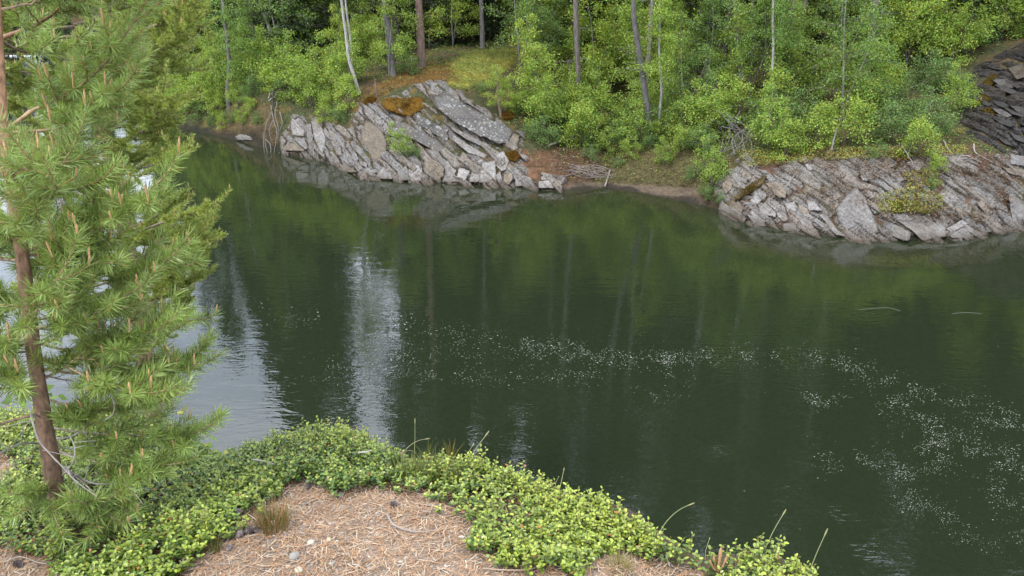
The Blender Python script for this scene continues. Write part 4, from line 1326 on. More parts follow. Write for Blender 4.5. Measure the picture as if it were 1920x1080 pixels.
def sticks(name, label, category, lines, col, w0, w1, Y=None, mat='twig', sides=5, out=0.1, sagz=0.0):
    """woody pieces traced as pixel lines lying on the bank"""
    B = Bag()
    for ln in lines:
        ln = np.asarray(ln, float)
        Yh = hit(ln[:, 0], ln[:, 1]) - out if Y is None else np.full(len(ln), Y)
        Yh = np.where(np.abs(Yh - np.median(Yh)) > 1.2, np.median(Yh), Yh)
        Q = spline(on_Y(ln[:, 0], ln[:, 1], Yh), 5 * len(ln))
        t = np.linspace(0, 1, len(Q)); k = float(np.median(Yh)) / F / 2
        Q = Q + RNG.normal(0, .004, Q.shape)
        B.tube(Q, (w0 * (1 - t) + w1 * t) * k, sides, col)
    return add_obj(name, B.mesh(name, [M[mat]], True), None, label=label, category=category)


sticks("fallen_branch", "long pale curved branch lying on the slope above the silt bank", "branch", [[(1014, 289), (1030, 272), (1062, 262), (1085, 250), (1108, 241)]], (.42, .38, .33), 5, 3)
sticks("fallen_branch", "pale bare branch slanting across the leaves above the low outcrop's left end", "branch", [[(1330, 226), (1352, 206), (1380, 199), (1405, 196), (1440, 180)]], (.36, .34, .31), 2.6, 2, out=.7)
sticks("fallen_branch", "short thick pale broken branch high on the right slope", "branch", [[(1518, 131), (1530, 124), (1540, 116)]], (.4, .37, .33), 6, 5, out=.5)
sticks("fallen_log", "dark log end lying in the brush on the upper slope", "log", [[(1285, 121), (1308, 119), (1334, 114)]], (.10, .075, .055), 6, 5, out=.4)
sticks("fallen_log", "mossy log lying across the slope right of the dark leaning tree", "log", [[(1240, 237), (1262, 235), (1288, 233)]], (.20, .16, .07), 9, 7, out=.2)
sticks("fallen_log", "thin brown log above the mossy log", "log", [[(1243, 222), (1265, 221), (1286, 220)]], (.24, .17, .11), 4, 3, out=.2)
sticks("leaning_stick", "short pale stick leaning against the silt bank", "stick", [[(1134, 349), (1139, 335), (1144, 319)]], (.40, .36, .30), 3, 2.4, out=.1)
sticks("hanging_roots", "bundle of pale grey roots hanging down to the water left of the slabs", "roots",
       [[(512, 168), (510, 205), (499, 235), (497, 262), (502, 290)], [(508, 198), (514, 228), (519, 250), (513, 292)], [(520, 190), (516, 215), (522, 240), (520, 262)], [(500, 236), (494, 255), (496, 288)], [(499, 262), (507, 272), (508, 290)],
        [(512, 225), (505, 245), (508, 262)], [(525, 210), (529, 230), (524, 246)]], (.20, .18, .16), 2.2, 1.0, out=.3)
sticks("dead_branch", "grey bare branches fanning out beside the hanging roots", "branch", [[(503, 190), (520, 178), (537, 170), (556, 166)], [(505, 178), (515, 172), (530, 172)], [(503, 185), (508, 168), (512, 150)], [(515, 180), (530, 160), (545, 158)], [(505, 172), (495, 150), (490, 120)]], (.36, .33, .30), 2.4, 1, out=.6)
sticks("arching_twigs", "long pale arching twigs hanging from the bare dead tree", "branch", [[(1410, 12), (1376, 38), (1353, 72), (1343, 118), (1328, 158)], [(1378, 2), (1362, 48), (1351, 78)], [(1424, 78), (1402, 103), (1387, 122)], [(1440, 8), (1404, 40), (1382, 60)],
        [(1440, 82), (1416, 112), (1393, 148)], [(1353, 40), (1366, 20), (1384, 10)], [(1360, 60), (1345, 80), (1338, 110)], [(1386, 90), (1400, 60), (1412, 48)]], (.46, .44, .42), 2.2, 1, out=2.6)
_tw = [[(1345 + RNG.uniform(-20, 75), 205 + RNG.uniform(0, 40)), (1350 + RNG.uniform(-12, 60), 245 + RNG.uniform(-10, 20)), (1360 + RNG.uniform(-10, 50), 290 + RNG.uniform(-10, 20))] for _ in range(34)]
sticks("dead_bush", "dense tangle of thin grey twigs above the left end of the low outcrop", "shrub", _tw, (.30, .285, .27), 1.3, .7, out=.45, sides=3)
_tw = [[(1055 + RNG.uniform(0, 60), 318 + RNG.uniform(-14, 14)), (1080 + RNG.uniform(-15, 60), 322 + RNG.uniform(-12, 10)), (1100 + RNG.uniform(-20, 65), 326 + RNG.uniform(-8, 10))] for _ in range(22)]
sticks("driftwood_pile", "heap of small grey driftwood twigs on top of the silt bank", "driftwood", _tw, (.27, .22, .20), 2.2, 1, out=.1, sides=4)
_tw = [[(1500 + RNG.uniform(-60, 300), 215 + RNG.uniform(-80, 60)) for _q in range(1)] for _ in range(26)]
_tw = [[p[0], (p[0][0] + RNG.uniform(-14, 14), p[0][1] + RNG.uniform(-4, 26)), (p[0][0] + RNG.uniform(-40, 40), p[0][1] + RNG.uniform(6, 44))] for p in _tw]
for i, l_ in enumerate(_tw[:14]):
    sticks("dead_twig", "thin bare grey twig among the shrubs on the slope above the low outcrop", "twig", [l_], (.36, .34, .32), 1.8, .9, out=.7, sides=3)["group"] = "bare twigs on the right slope"
_tw = [[(1660 + 10 * i + RNG.uniform(-6, 6), 292 + RNG.uniform(-2, 8)), (1672 + 11 * i, 299 + RNG.uniform(-4, 6)), (1690 + 11 * i, 301 + RNG.uniform(-6, 8))] for i in range(12)]
sticks("exposed_roots", "pale roots running along the crest of the low outcrop", "roots", [[(1768, 262), (1782, 285), (1795, 296), (1830, 297)], [(1826, 270), (1828, 284), (1845, 296), (1870, 308)], [(1795, 296), (1812, 292), (1840, 305)], [(1730, 284), (1742, 300), (1760, 315)]], (.4, .37, .34), 2.8, 1.4, out=.12)
sticks("exposed_roots", "thin grey roots sliding down the brown scree of the low outcrop", "roots", [[(1536, 300), (1550, 318), (1570, 338), (1585, 352)], [(1540, 296), (1560, 320), (1580, 360)], [(1488, 330), (1480, 342), (1472, 356)], [(1410, 298), (1416, 310), (1412, 322)]], (.33, .3, .27), 2.2, 1.1, out=.12)

# moss-capped stump
st = thing("tree_stump", "tall stump wearing a rounded brown moss cap high behind the hilltop", "stump")
q = on_Y(np.array([1062.0]), np.array([112.0]), 35.5)[0]
B = Bag(); tt = np.linspace(0, 1, 8)
B.tube(np.stack([q[0] + .12 * tt * 0 - .1 * tt, q[1] + 0 * tt, q[2] - .4 + 1.3 * tt], 1), .30 - .06 * tt, 10, (.10, .075, .055))
for i in range(10):
    az = RNG.uniform(0, 6.28)
    B.tube(np.array([q[0], q[1], q[2] + RNG.uniform(0, .8)]) + np.array([math.cos(az), math.sin(az), -.4]) * np.linspace(0, .7, 4)[:, None], [.03, .02, .012, .004], 4, (.22, .19, .16))
add_obj("trunk", B.mesh("trunk", [M['bark']], True), st)
u, v = np.meshgrid(np.linspace(0, 2 * math.pi, 33), np.linspace(.02, .62, 12) * math.pi)
Pm = np.stack([np.sin(v) * np.cos(u) * .52, np.sin(v) * np.sin(u) * .5, np.cos(v) * .44], -1)
Pm *= (1 + .18 * fbm(Pm * 4, 3, 77))[..., None]
Pm += np.array([q[0] - .1, q[1], q[2] + .78])
add_obj("moss_cap", new_mesh("moss_cap", Pm.reshape(-1, 3), [grid_faces(12, 33)], [M['moss']], True, np.tile([.17, .115, .03], (Pm.size // 3, 1)) * (1 + .3 * fbm(Pm.reshape(-1, 3) * 5, 2, 6)[:, None])), st)

# ---------------------------------------------------------------- ground cover of the far bank
def scatter_far(n, seed, dmin, dmax, amin=-.5, amax=.72, power=1.0):
    rng = np.random.default_rng(seed)
    a = rng.uniform(amin, amax, n); d = dmin + (dmax - dmin) * rng.random(n) ** power
    Y = shore_Y(a) + d; X_ = a * Y
    Z_ = far_z(X_, Y)
    return np.stack([X_, Y, Z_], 1), d


ROCKZ = [[(600, 222), (655, 240), (676, 190), (800, 150), (835, 150), (880, 182), (985, 250), (975, 290), (1000, 318), (1058, 332), (1056, 362), (900, 358), (690, 345), (520, 300), (524, 240), (552, 215)],
         [(1345, 395), (1342, 345), (1370, 300), (1400, 285), (1425, 315), (1470, 305), (1500, 292), (1620, 292), (1790, 288), (1990, 285), (1990, 470), (1340, 470)],
         [(1795, 235), (1815, 165), (1850, 95), (1910, 70), (2100, 60), (2100, 300), (1850, 278)],
         [(1040, 372), (1050, 336), (1180, 341), (1310, 350), (1325, 400)]]


def off_rock(P, margin=2):
    px, py = project(P)
    k = np.ones(len(P), bool)
    for z_ in ROCKZ:
        k &= poly_sd(px, py, z_) < margin
    return k, px, py


rng = np.random.default_rng(64)
B = Bag()
P, d = scatter_far(150000, 65, .35, 15, power=1.3)
k, px, py = off_rock(P)
cl = fbm(P * 1.1, 3, 66) + .4 * fbm(P * 4, 2, 67)
dry = (poly_sd(px, py, ZONES['dry_bank'][0]) > -4) | (poly_sd(px, py, ZONES['litter'][0]) > -4) | (poly_sd(px, py, ZONES['left_bank'][0]) > -4)
k &= (cl > -.05) & ~(dry & (rng.random(len(P)) < .55))
P = P[k][:44000]
n = len(P)
P[:, 2] += rng.random(n) * .22 * (0.4 + 0.6 * smooth(0, .5, fbm(P * .8, 2, 5)))
leaf_quads(B, P, rng.normal(0, 1, (n, 3)) * [1, 1, .3], .05, .7, leaf_cols(n, rng, (.085, .145, .032), .35, .5), rng, .4)
add_obj("undergrowth", B.mesh("undergrowth", [M['leaf']]), None, kind="stuff")
# dry grass hummocks and moss fuzz
B = Bag()
P, d = scatter_far(260000, 68, .1, 9, power=1.1)
px, py = project(P)
w = np.zeros(len(P)); cc = np.zeros((len(P), 3))
for k_, pr, c in (('dry_bank', .8, (.21, .17, .07)), ('litter', .35, (.26, .15, .08)), ('left_bank', .6, (.18, .14, .05)), ('hill', .8, (.32, .35, .08)), ('ledge', .45, (.30, .17, .035))):
    s_ = poly_sd(px, py, ZONES[k_][0]) > -8 * rng.random(len(P))
    w = np.where(s_, pr, w); cc[s_] = c
base_p = .14 * (fbm(P * 1.4, 2, 71) > .05)
cc[w == 0] = (.20, .15, .055)
w = np.where(w == 0, base_p, w)
k, _, _ = off_rock(P, 4)
k &= rng.random(len(P)) < w
P = P[k]; cc = cc[k]; n = len(P)
hd = rng.normal(0, 1, (n, 3)); hd[:, 2] = np.abs(hd[:, 2]) * .6 + .35; hd[:, 1] -= .4
hd /= np.linalg.norm(hd, axis=1)[:, None]
L = rng.uniform(.07, .24, n)[:, None]
sd_ = np.cross(hd, rng.normal(0, 1, (n, 3))); sd_ /= np.linalg.norm(sd_, axis=1)[:, None]
wd = rng.uniform(.004, .009, n)[:, None]
tip = P + hd * L; tip[:, 2] -= .25 * L[:, 0]
V = np.stack([P - sd_ * wd, P + sd_ * wd, tip], 1).reshape(-1, 3)
B.add(V, np.arange(n * 3).reshape(n, 3), np.repeat(cc * (1 + .35 * rng.normal(0, 1, (n, 1))).clip(.3, 2), 3, 0))
add_obj("dry_grass", B.mesh("dry_grass", [M['grass']]), None, kind="stuff")
# fallen leaves and rubble chips on the right-hand outcrop and litter slope
B = Bag()
P, d = scatter_far(90000, 73, .3, 4.5, .05, .66)
px, py = project(P)
s1_ = poly_sd(px, py, ZONES['right_top'][0]) > 0
s2_ = poly_sd(px, py, ZONES['litter'][0]) > 0
k = (s1_ & (fbm(P * 1.3, 3, 74) > .0)) | (s2_ & (rng.random(len(P)) < .5))
P = P[k][:11000]; n = len(P)
P = P + OUTD * rng.uniform(0.02, .30, n)[:, None]
c = np.array([[.20, .10, .055], [.15, .085, .05], [.26, .18, .10], [.11, .07, .05], [.30, .27, .23]])[rng.integers(0, 5, n)]
leaf_quads(B, P, rng.normal(0, 1, (n, 3)) * [1, 1, .2], .05, .6, c, rng, .8)
add_obj("leaf_litter", B.mesh("leaf_litter", [M['grass']]), None, kind="stuff")
B = Bag()
P, d = scatter_far(60000, 75, .3, 3.5, .1, .66)
px, py = project(P)
s_ = np.maximum(np.maximum(poly_sd(px, py, [(1640, 372), (1700, 355), (1760, 372), (1756, 398), (1700, 400), (1645, 400)]), poly_sd(px, py, [(1690, 330), (1745, 320), (1760, 350), (1700, 352)])), poly_sd(px, py, [(1380, 290), (1560, 285), (1800, 280), (1800, 292), (1560, 300), (1400, 312)]))
k = s_ > -3; P = P[k][:9000] + OUTD * .12; n = len(P); P = P + OUTD * rng.uniform(0, .12, n)[:, None]
leaf_quads(B, P, rng.normal(0, 1, (n, 3)) * [1, 1, .3], .045, .5, leaf_cols(n, rng, (.13, .17, .04), .35, .8), rng, .2)
add_obj("rock_greenery", B.mesh("rock_greenery", [M['leaf']]), None, kind="stuff")
# a few small plants rooted on the rock itself
for (x, y, s, kk, lb) in [(752, 295, .55, 1, "small dark green shrub growing in a pocket at the foot of the big slab"), (775, 296, .42, 2, "tiny shrub right beside the pocket shrub on the slab"),
                          (1752, 330, .45, 0, "little green sapling on the rubble in the middle of the low outcrop"), (1742, 352, .35, 2, "low green sprig below the little sapling on the rubble"),
                          (1336, 352, .7, 1, "green shrub hanging over the water where silt meets the low outcrop"), (1322, 372, .45, 2, "low fern-like shrub at the waterline beside the silt bank"),
                          (1352, 378, .3, 2, "tiny moss-green shrub at the left foot of the low outcrop"), (1240, 268, .6, 0, "bright green seedling right of the thin pale stem's foot"),
                          (1062, 232, .8, 1, "fresh green shrub above the long pale branch"), (1005, 262, .6, 2, "dark green shrub at the right end of the lichen-covered slab"),
                          (1022, 248, .9, 1, "leafy shrub between the slab's right end and the pale branch"), (965, 212, .5, 0, "shrub on dark ground right of the slab's crest"), (905, 172, .4, 2, "low shrub on the crest edge above the lichen plate"),
                          (612, 225, .6, 0, "shrub drooping over the slabs' left part"), (640, 228, .65, 2, "shrub hanging above the cracked grey blocks"), (585, 205, .9, 1, "bright shrub over the upright slab left of the big one"),
                          (655, 200, .8, 0, "bright shrub left of the slab's upper lip"), (520, 165, 1.1, 1, "bright shrub above the hanging roots"), (1640, 300, .5, 2, "low shrub on the crest over the big rounded slab"), (1470, 300, .8, 0, "shrub above the cracked left blocks of the low outcrop"),
                          (1440, 285, .9, 1, "bright shrub by the dense grey twig tangle"),
                          (1788, 118, .9, 0, "shrub at the upper left edge of the dark wet cliff"), (1812, 104, 1.0, 1, "shrub overhanging the dark cliff's top left"), (1842, 88, .9, 2, "shrub on the crest over the dark cliff's moss pad"),
                          (1872, 78, 1.1, 1, "leafy shrub on the crest over the middle of the dark cliff"), (1904, 66, 1.1, 0, "rightmost shrub on the crest over the dark cliff"), (1775, 170, .9, 2, "shrub beside the dark cliff halfway down its left edge"), (1790, 215, .7, 1, "shrub at the lower left of the dark cliff"), (1860, 62, 1.4, 1, "taller shrub behind the crest over the dark cliff"), (1800, 80, 1.4, 0, "taller shrub behind the dark cliff's top left")]:
    Yh = float(hit(x, y)[0]); p = on_Y(np.array(float(x)), np.array(float(y)), Yh)
    tree('bush', kk, 0, 0, lb, None, s, name="small_shrub", at=(p[0], p[1], p[2]), sink=.05)
# ================================================================ THE NEAR SIDE
def near_at(px, py, z0=None):
    """where the line of sight meets the knoll"""
    px = np.atleast_1d(np.asarray(px, float)); py = np.atleast_1d(np.asarray(py, float))
    d = ray(px, py)
    best = np.full(px.shape, np.nan); prev = None
    for Y in np.arange(.9, 9, .04):
        t = Y / d[:, 1]
        P = d * t[:, None]; g = near_zf(P[:, 0], P[:, 1]) - (P[:, 2] + H)
        if prev is not None:
            c = np.isnan(best) & (prev < 0) & (g >= 0)
            best = np.where(c, Y - .04 * g / (g - prev + 1e-9), best)
        prev = g
    best = np.where(np.isnan(best), 3.0, best)
    return on_Y(px, py, best)


NB = None
# ---------------------------------------------------------------- pine trees
def needles_on(bag, path, rng, nlen=.045, count=150, width=.0011, base=(.075, .135, .04), fwd=.55, u0=.05, bend=.25, yellow=0.0):
    """needles all round a shoot given as a polyline"""
    P = np.asarray(path, float); n = count
    t = np.linspace(0, 1, len(P))
    u = u0 + (1 - u0) * rng.random(n)
    O = np.stack([np.interp(u, t, P[:, k]) for k in range(3)], 1)
    T = np.gradient(P, axis=0)
    T = np.stack([np.interp(u, t, T[:, k]) for k in range(3)], 1)
    T /= np.linalg.norm(T, axis=1)[:, None] + 1e-9
    R = rng.normal(0, 1, (n, 3)); R -= T * (R * T).sum(1)[:, None]; R /= np.linalg.norm(R, axis=1)[:, None] + 1e-9
    R[:, 2] += .15
    ang = fwd + rng.normal(0, .14, n) + .5 * (u > .9)
    D = T * ang[:, None] + R * (1.05 - .3 * ang)[:, None]
    D /= np.linalg.norm(D, axis=1)[:, None]
    L = (nlen * rng.uniform(.75, 1.15, n))[:, None]
    S = np.cross(D, rng.normal(0, 1, (n, 3))); S /= np.linalg.norm(S, axis=1)[:, None] + 1e-9
    W = width * rng.uniform(.8, 1.2, n)[:, None]
    mid = O + D * L * .55 + T * L * bend * .10
    tip = O + D * L + T * L * bend * .28
    if width > .0015:         # seen from far off: one sliver each
        V = np.stack([O - S * W, O + S * W, tip], 1).reshape(-1, 3)
        c = np.tile(np.array(base), (n, 1)) * rng.uniform(.6, 1.4, n)[:, None]
        c[:, 0] += yellow * rng.random(n) * .06
        bag.add(V, np.arange(3 * n).reshape(n, 3), np.repeat(c, 3, 0))
        return
    V = np.stack([O - S * W * .7, O + S * W * .7, mid + S * W, mid - S * W, tip], 1).reshape(-1, 3)
    i = np.arange(n)[:, None] * 5
    c = np.tile(np.array(base), (n, 1)) * rng.uniform(.65, 1.35, n)[:, None]
    c[:, 0] += yellow * rng.random(n) * .08
    # older needles browner towards the base of the shoot
    old = (rng.random(n) < .03)[:, None]
    c = np.where(old, np.array([.28, .2, .06]), c)
    bag.add(V, [i + np.array([[0, 1, 2, 3]]), i + np.array([[3, 2, 4]])], np.repeat(c, 5, 0))


def pine_branch(root, origin, direction, L, rng, nlen, shoots, rad=.008, cands=True, curve=None, base=(.075, .135, .04), yellow=0, count=120, width=.0011, barkc=(.30, .20, .12), sub=1.0, dense=1.0, candle_len=.047, up=.35):
    """a limb with side shoots, its needles and new upright shoots; returned as child parts of root"""
    q = np.linspace(0, 1, 8)[:, None]
    d = np.asarray(direction, float)
    if curve is None:
        B = d / (np.linalg.norm(d) + 1e-9) * L * q + np.array([0, 0, up]) * L * q ** 2.2 + rng.normal(0, .012, (8, 3)) * q * L * 3
        B = B + origin
    else:
        B = spline(curve, 10); origin = B[0]; L = float(np.linalg.norm(np.diff(B, axis=0), axis=1).sum()); q = np.linspace(0, 1, len(B))[:, None]
    wood, ned, cand = Bag(), Bag(), Bag()
    singles = []

    def newcand():
        singles.append(Bag()); return singles[-1]
    t = q[:, 0]
    wood.tube(B, rad * (1 - .75 * t), 6, barkc)
    T_ = B[-1] - B[-2]; T_ /= np.linalg.norm(T_) + 1e-9

    def shoot(o, dr, l_):
        dr = dr / (np.linalg.norm(dr) + 1e-9)
        s = np.linspace(0, 1, 5)[:, None]
        S = o + dr * l_ * s + np.array([0, 0, .30]) * l_ * s ** 2
        wood.tube(S, np.linspace(.0032, .0016, 5) * (rad / .008) ** .4, 4, np.array(barkc) * np.array([1.1, 1.0, .8]))
        needles_on(ned, S, rng, nlen, int(count * dense * l_ / .12) + 14, width, base, yellow=yellow)
        if cands and rng.random() < (.36 if width < .0015 else .16):
            e = S[-1]; cl = candle_len * rng.uniform(.5, 1.2)
            cdir = (S[-1] - S[-2]); cdir /= np.linalg.norm(cdir); cdir = cdir * .25 + np.array([0, 0, 1.0]); cdir /= np.linalg.norm(cdir)
            for k in range(rng.integers(1, 3)):
                off = rng.normal(0, .10, 3)
                cd = cdir + off; cd /= np.linalg.norm(cd); l2 = cl * (1 if k == 0 else .6)
                (cand if curve is None else newcand()).tube(e + cd * l2 * np.linspace(0, 1, 5)[:, None], np.array([.0026, .0031, .0031, .0034, .0012]) * (candle_len / .06) ** .3, 5, np.array([.50, .31, .15]) * rng.uniform(.8, 1.15))
    for k in range(shoots):
        u = rng.uniform(.22, .97)
        o = np.array([np.interp(u, t, B[:, j]) for j in range(3)])
        az = (1 if k % 2 else -1) * rng.uniform(.5, 1.05)
        tx, ty = T_[0] * math.cos(az) - T_[1] * math.sin(az), T_[0] * math.sin(az) + T_[1] * math.cos(az)
        sd = np.array([tx, ty, rng.uniform(-.25, .45)])
        l_ = rng.uniform(.08, .20) * sub * (1.2 - .4 * u)
        shoot(o, sd, l_)
        if rng.random() < .45:
            shoot(o + sd / np.linalg.norm(sd) * l_ * .5, sd + rng.normal(0, .5, 3), l_ * .6)
    shoot(B[-1], T_, .13 * sub)
    # needles along the outer part of the limb itself
    needles_on(ned, B[len(B) // 2:], rng, nlen, int(count * dense * L / .28), width, base, u0=.1, yellow=yellow)
    b = add_obj("branch", wood.mesh("branch", [M['bark_near']], True), root)
    add_obj("needles", ned.mesh("needles", [M['needle']]), b, kind="stuff")
    if cand.n:
        add_obj("new_shoots", cand.mesh("new_shoots", [M['candle']], True), b, kind="stuff")
    for s_ in singles:
        add_obj("new_shoot", s_.mesh("new_shoot", [M['candle']], True), b)
    return b


rng = np.random.default_rng(303)
# the young pine at the left edge
TR = [(116, 972), (104, 915), (95, 860), (84, 800), (75, 740), (66, 680), (58, 620), (50, 550), (42, 480), (32, 410), (22, 350), (10, 262), (4, 170), (0, 90), (-4, 0), (-8, -90), (-10, -190), (-12, -300)]
foot = near_at(116, 985)[0]
TY = foot[1] + np.linspace(0, .30, len(TR))
TP = on_Y(np.array([p[0] for p in TR], float), np.array([p[1] for p in TR], float), TY)
TP[0] = foot - np.array([0, 0, .05])
pine1 = thing("pine_tree", "young pine with reddish scaly trunk and long green needles at the knoll's left edge", "tree", None, tuple(foot))
O = foot
Q = spline(TP, 60); t = np.linspace(0, 1, 60)
dist = Q[:, 1] * CP - (Q[:, 2] - H) * SP
wpx = np.interp(t, [0, .03, .2, .45, .62, .66, 1], [42, 33, 28, 24, 22, 15, 7])
B = Bag()
rad = wpx / F * dist / 2
NS = 22
B.tube(Q - O, rad, NS, (.27, .165, .105))
tm = B.mesh("trunk", [M['bark_near']], True)
co = np.empty(len(tm.vertices) * 3, np.float32); tm.vertices.foreach_get("co", co); co = co.reshape(-1, 3)
cen = np.repeat(Q - O, NS, 0)
dirv = co - cen
wob = fbm(co * np.array([60, 60, 24]), 3, 5)
co = cen + dirv * (1 + .10 * wob + .06 * fbm(co * 12, 2, 8))[:, None]
tm.vertices.foreach_set("co", co.ravel().astype(np.float32))
ca = np.ones((len(co), 4), np.float32); ca[:, :3] = np.array([.25, .155, .10]) * (1 + .45 * wob[:, None])
hh = np.repeat(t, NS)[:, None]; ca[:, :3] = ca[:, :3] * (1 - .25 * (hh < .2)) + np.array([.06, .02, 0]) * smooth(.3, .7, hh)
tm.color_attributes["Col"].data.foreach_set("color", ca.ravel())
tm.update()
add_obj("trunk", tm, pine1)


def tpt(py):
    """trunk point at picture row py"""
    ys = np.array([p[1] for p in TR], float)[::-1]
    return np.array([np.interp(py, ys, TP[::-1, k]) for k in range(3)])


def to_local(ptsY):
    return on_Y(np.array([p[0] for p in ptsY], float), np.array([p[1] for p in ptsY], float), np.array([p[2] for p in ptsY], float)) - O


# limbs whose course the photo shows: (pixel column, pixel row, distance)
y_ = TY.mean()
for cv, sh, rd, bc in [
    ([(6, 250, 2.62), (60, 208, 2.6), (110, 185, 2.58), (165, 150, 2.55), (215, 95, 2.5), (262, 22, 2.45)], 12, .0075, (.40, .28, .16)),
    ([(14, 252, 2.62), (60, 205, 2.7), (130, 190, 2.7), (190, 150, 2.72), (218, 130, 2.7)], 9, .006, (.38, .30, .20)),
    ([(20, 248, 2.62), (110, 240, 2.5), (165, 205, 2.45), (218, 172, 2.4)], 9, .006, (.33, .22, .13)),
    ([(0, 72, 2.68), (60, 50, 2.62), (100, 25, 2.6), (128, -6, 2.55)], 8, .0085, (.28, .16, .10)),
    ([(0, 75, 2.68), (40, 96, 2.8), (95, 100, 2.9), (165, 98, 2.95)], 7, .006, (.2, .14, .10)),
    ([(42, 460, 2.5), (70, 437, 2.42), (110, 422, 2.38), (150, 415, 2.36), (200, 392, 2.3), (240, 382, 2.3), (292, 346, 2.25)], 14, .0062, (.46, .38, .27)),
    ([(40, 455, 2.5), (20, 452, 2.3), (0, 435, 2.2), (-40, 425, 2.1)], 7, .0062, (.35, .25, .16)),
    ([(28, 350, 2.5), (50, 338, 2.6), (80, 320, 2.7), (120, 318, 2.8)], 6, .005, (.25, .17, .11)),
    ([(50, 548, 2.45), (100, 535, 2.4), (170, 528, 2.35), (240, 520, 2.3), (304, 492, 2.25)], 13, .0058, (.36, .27, .17)),
    ([(56, 600, 2.4), (120, 592, 2.4), (180, 580, 2.4), (262, 590, 2.4), (332, 600, 2.4)], 11, .005, (.34, .25, .16)),
    ([(60, 640, 2.4), (120, 655, 2.3), (180, 650, 2.2), (240, 636, 2.15), (290, 620, 2.1)], 11, .005, (.34, .27, .18)),
    ([(70, 690, 2.35), (140, 700, 2.35), (220, 702, 2.3), (290, 700, 2.3), (342, 694, 2.3)], 13, .0055, (.33, .22, .13)),
    ([(68, 668, 2.35), (130, 690, 2.15), (190, 720, 2.05), (262, 735, 2.0)], 10, .005, (.36, .28, .19)),
    ([(78, 745, 2.3), (150, 765, 2.2), (230, 762, 2.15), (300, 752, 2.1)], 11, .005, (.35, .28, .2)),
    ([(86, 800, 2.25), (160, 812, 2.2), (240, 815, 2.2), (310, 822, 2.18), (362, 812, 2.15)], 12, .005, (.36, .3, .22)),
    ([(92, 838, 2.2), (150, 860, 2.15), (220, 870, 2.1), (300, 872, 2.1)], 10, .0045, (.4, .34, .26)),
    ([(98, 870, 2.2), (150, 900, 2.1), (188, 940, 2.02), (196, 965, 2.0)], 7, .004, (.4, .34, .26)),
    ([(100, 890, 2.2), (90, 930, 2.0), (100, 962, 1.95)], 5, .004, (.38, .3, .22)),
    ([(60, 640, 2.4), (30, 650, 2.2), (10, 655, 2.1), (-40, 660, 2.0)], 7, .005, (.35, .26, .17)),
    ([(52, 560, 2.45), (20, 575, 2.3), (-30, 590, 2.2)], 6, .005, (.35, .26, .17)),
    ([(36, 400, 2.5), (70, 380, 2.4), (120, 362, 2.35), (172, 345, 2.3)], 9, .005, (.35, .24, .15)),
    ([(45, 500, 2.5), (80, 488, 2.35), (125, 470, 2.3), (185, 490, 2.2)], 8, .005, (.35, .26, .17)),
    ([(75, 740, 2.3), (40, 720, 2.1), (12, 700, 2.0), (-40, 690, 1.9)], 7, .005, (.35, .26, .17))]:
    pine_branch(pine1, None, (1, 0, 0), 1, rng, .047, sh, rd, True, to_local(cv), (.19, .29, .07), .5, 118, .00115, bc)
# further whorls all round the stem, some away from the camera, some towards the left
for i in range(30):
    py = rng.uniform(-260, 800)
    o = tpt(py) - O
    az = rng.uniform(-math.pi, math.pi)
    if abs(az + math.pi / 2) < .75:          # keep the trunk clear on the side facing the camera
        az += 1.6 * (1 if rng.random() < .5 else -1)
    L = rng.uniform(.32, .62) * (1.0 if py > 60 else .85)
    if math.cos(az) > .2:
        L *= .85
    el = rng.uniform(-.15, .45)
    tip = tpt(py) + np.array([math.cos(az), math.sin(az), el + .2]) * (L + .08)
    tx, ty = project(tip)
    lim = np.interp(ty, [-100, 100, 200, 330, 400, 600, 700, 830], [215, 215, 180, 215, 250, 290, 300, 320])
    if tx > lim:
        L -= (tx - lim) / F * 2.6 / max(.35, math.cos(az))
        if L < .14: continue
    pine_branch(pine1, o, (math.cos(az), math.sin(az), el), L, rng, .045, int(6 + L * 9), .005, True, None, (.175, .27, .065), .5, 105, .0011, (.33, .24, .16), up=.25)
# bare grey dead branches low on the stem
for ln in [[(92, 822, 2.22), (130, 820, 2.15), (165, 800, 2.1), (190, 790, 2.08), (212, 776, 2.05), (214, 750, 2.05)], [(62, 655, 2.35), (75, 640, 2.3), (120, 617, 2.25)], [(88, 790, 2.2), (60, 776, 2.0), (64, 800, 1.95), (75, 830, 1.95), (105, 862, 1.95), (140, 900, 1.95), (180, 930, 1.95)],
           [(60, 658, 2.3), (20, 665, 2.15), (0, 690, 2.1), (-30, 700, 2.0)], [(80, 832, 2.2), (40, 832, 2.1), (0, 850, 2.0), (-30, 865, 1.95)], [(98, 872, 2.2), (130, 890, 2.1), (150, 920, 2.05), (152, 950, 2.0)],
           [(70, 700, 2.3), (120, 712, 2.35), (158, 715, 2.4)], [(86, 800, 2.2), (120, 840, 2.3), (170, 835, 2.35), (195, 842, 2.4)], [(58, 615, 2.35), (100, 618, 2.45), (130, 610, 2.5)], [(104, 905, 2.15), (135, 870, 2.0), (140, 840, 1.98), (130, 815, 2.0)],
           [(95, 860, 2.2), (170, 905, 2.1), (230, 905, 2.05), (250, 920, 2.0)]]:
    B = Bag(); Qd = spline(to_local(ln), 16); B.tube(Qd, np.linspace(.0038, .0012, 16), 5, (.42, .385, .34))
    for k in range(4):
        i0 = rng.integers(4, 15); B.tube(Qd[i0] + rng.normal(0, 1, 3) * np.array([1, 1, .6]) * np.linspace(0, .05, 4)[:, None], [.0016, .0014, .001, .0006], 4, (.42, .385, .34))
    add_obj("dead_branch", B.mesh("dead_branch", [M['twig']], True), pine1)

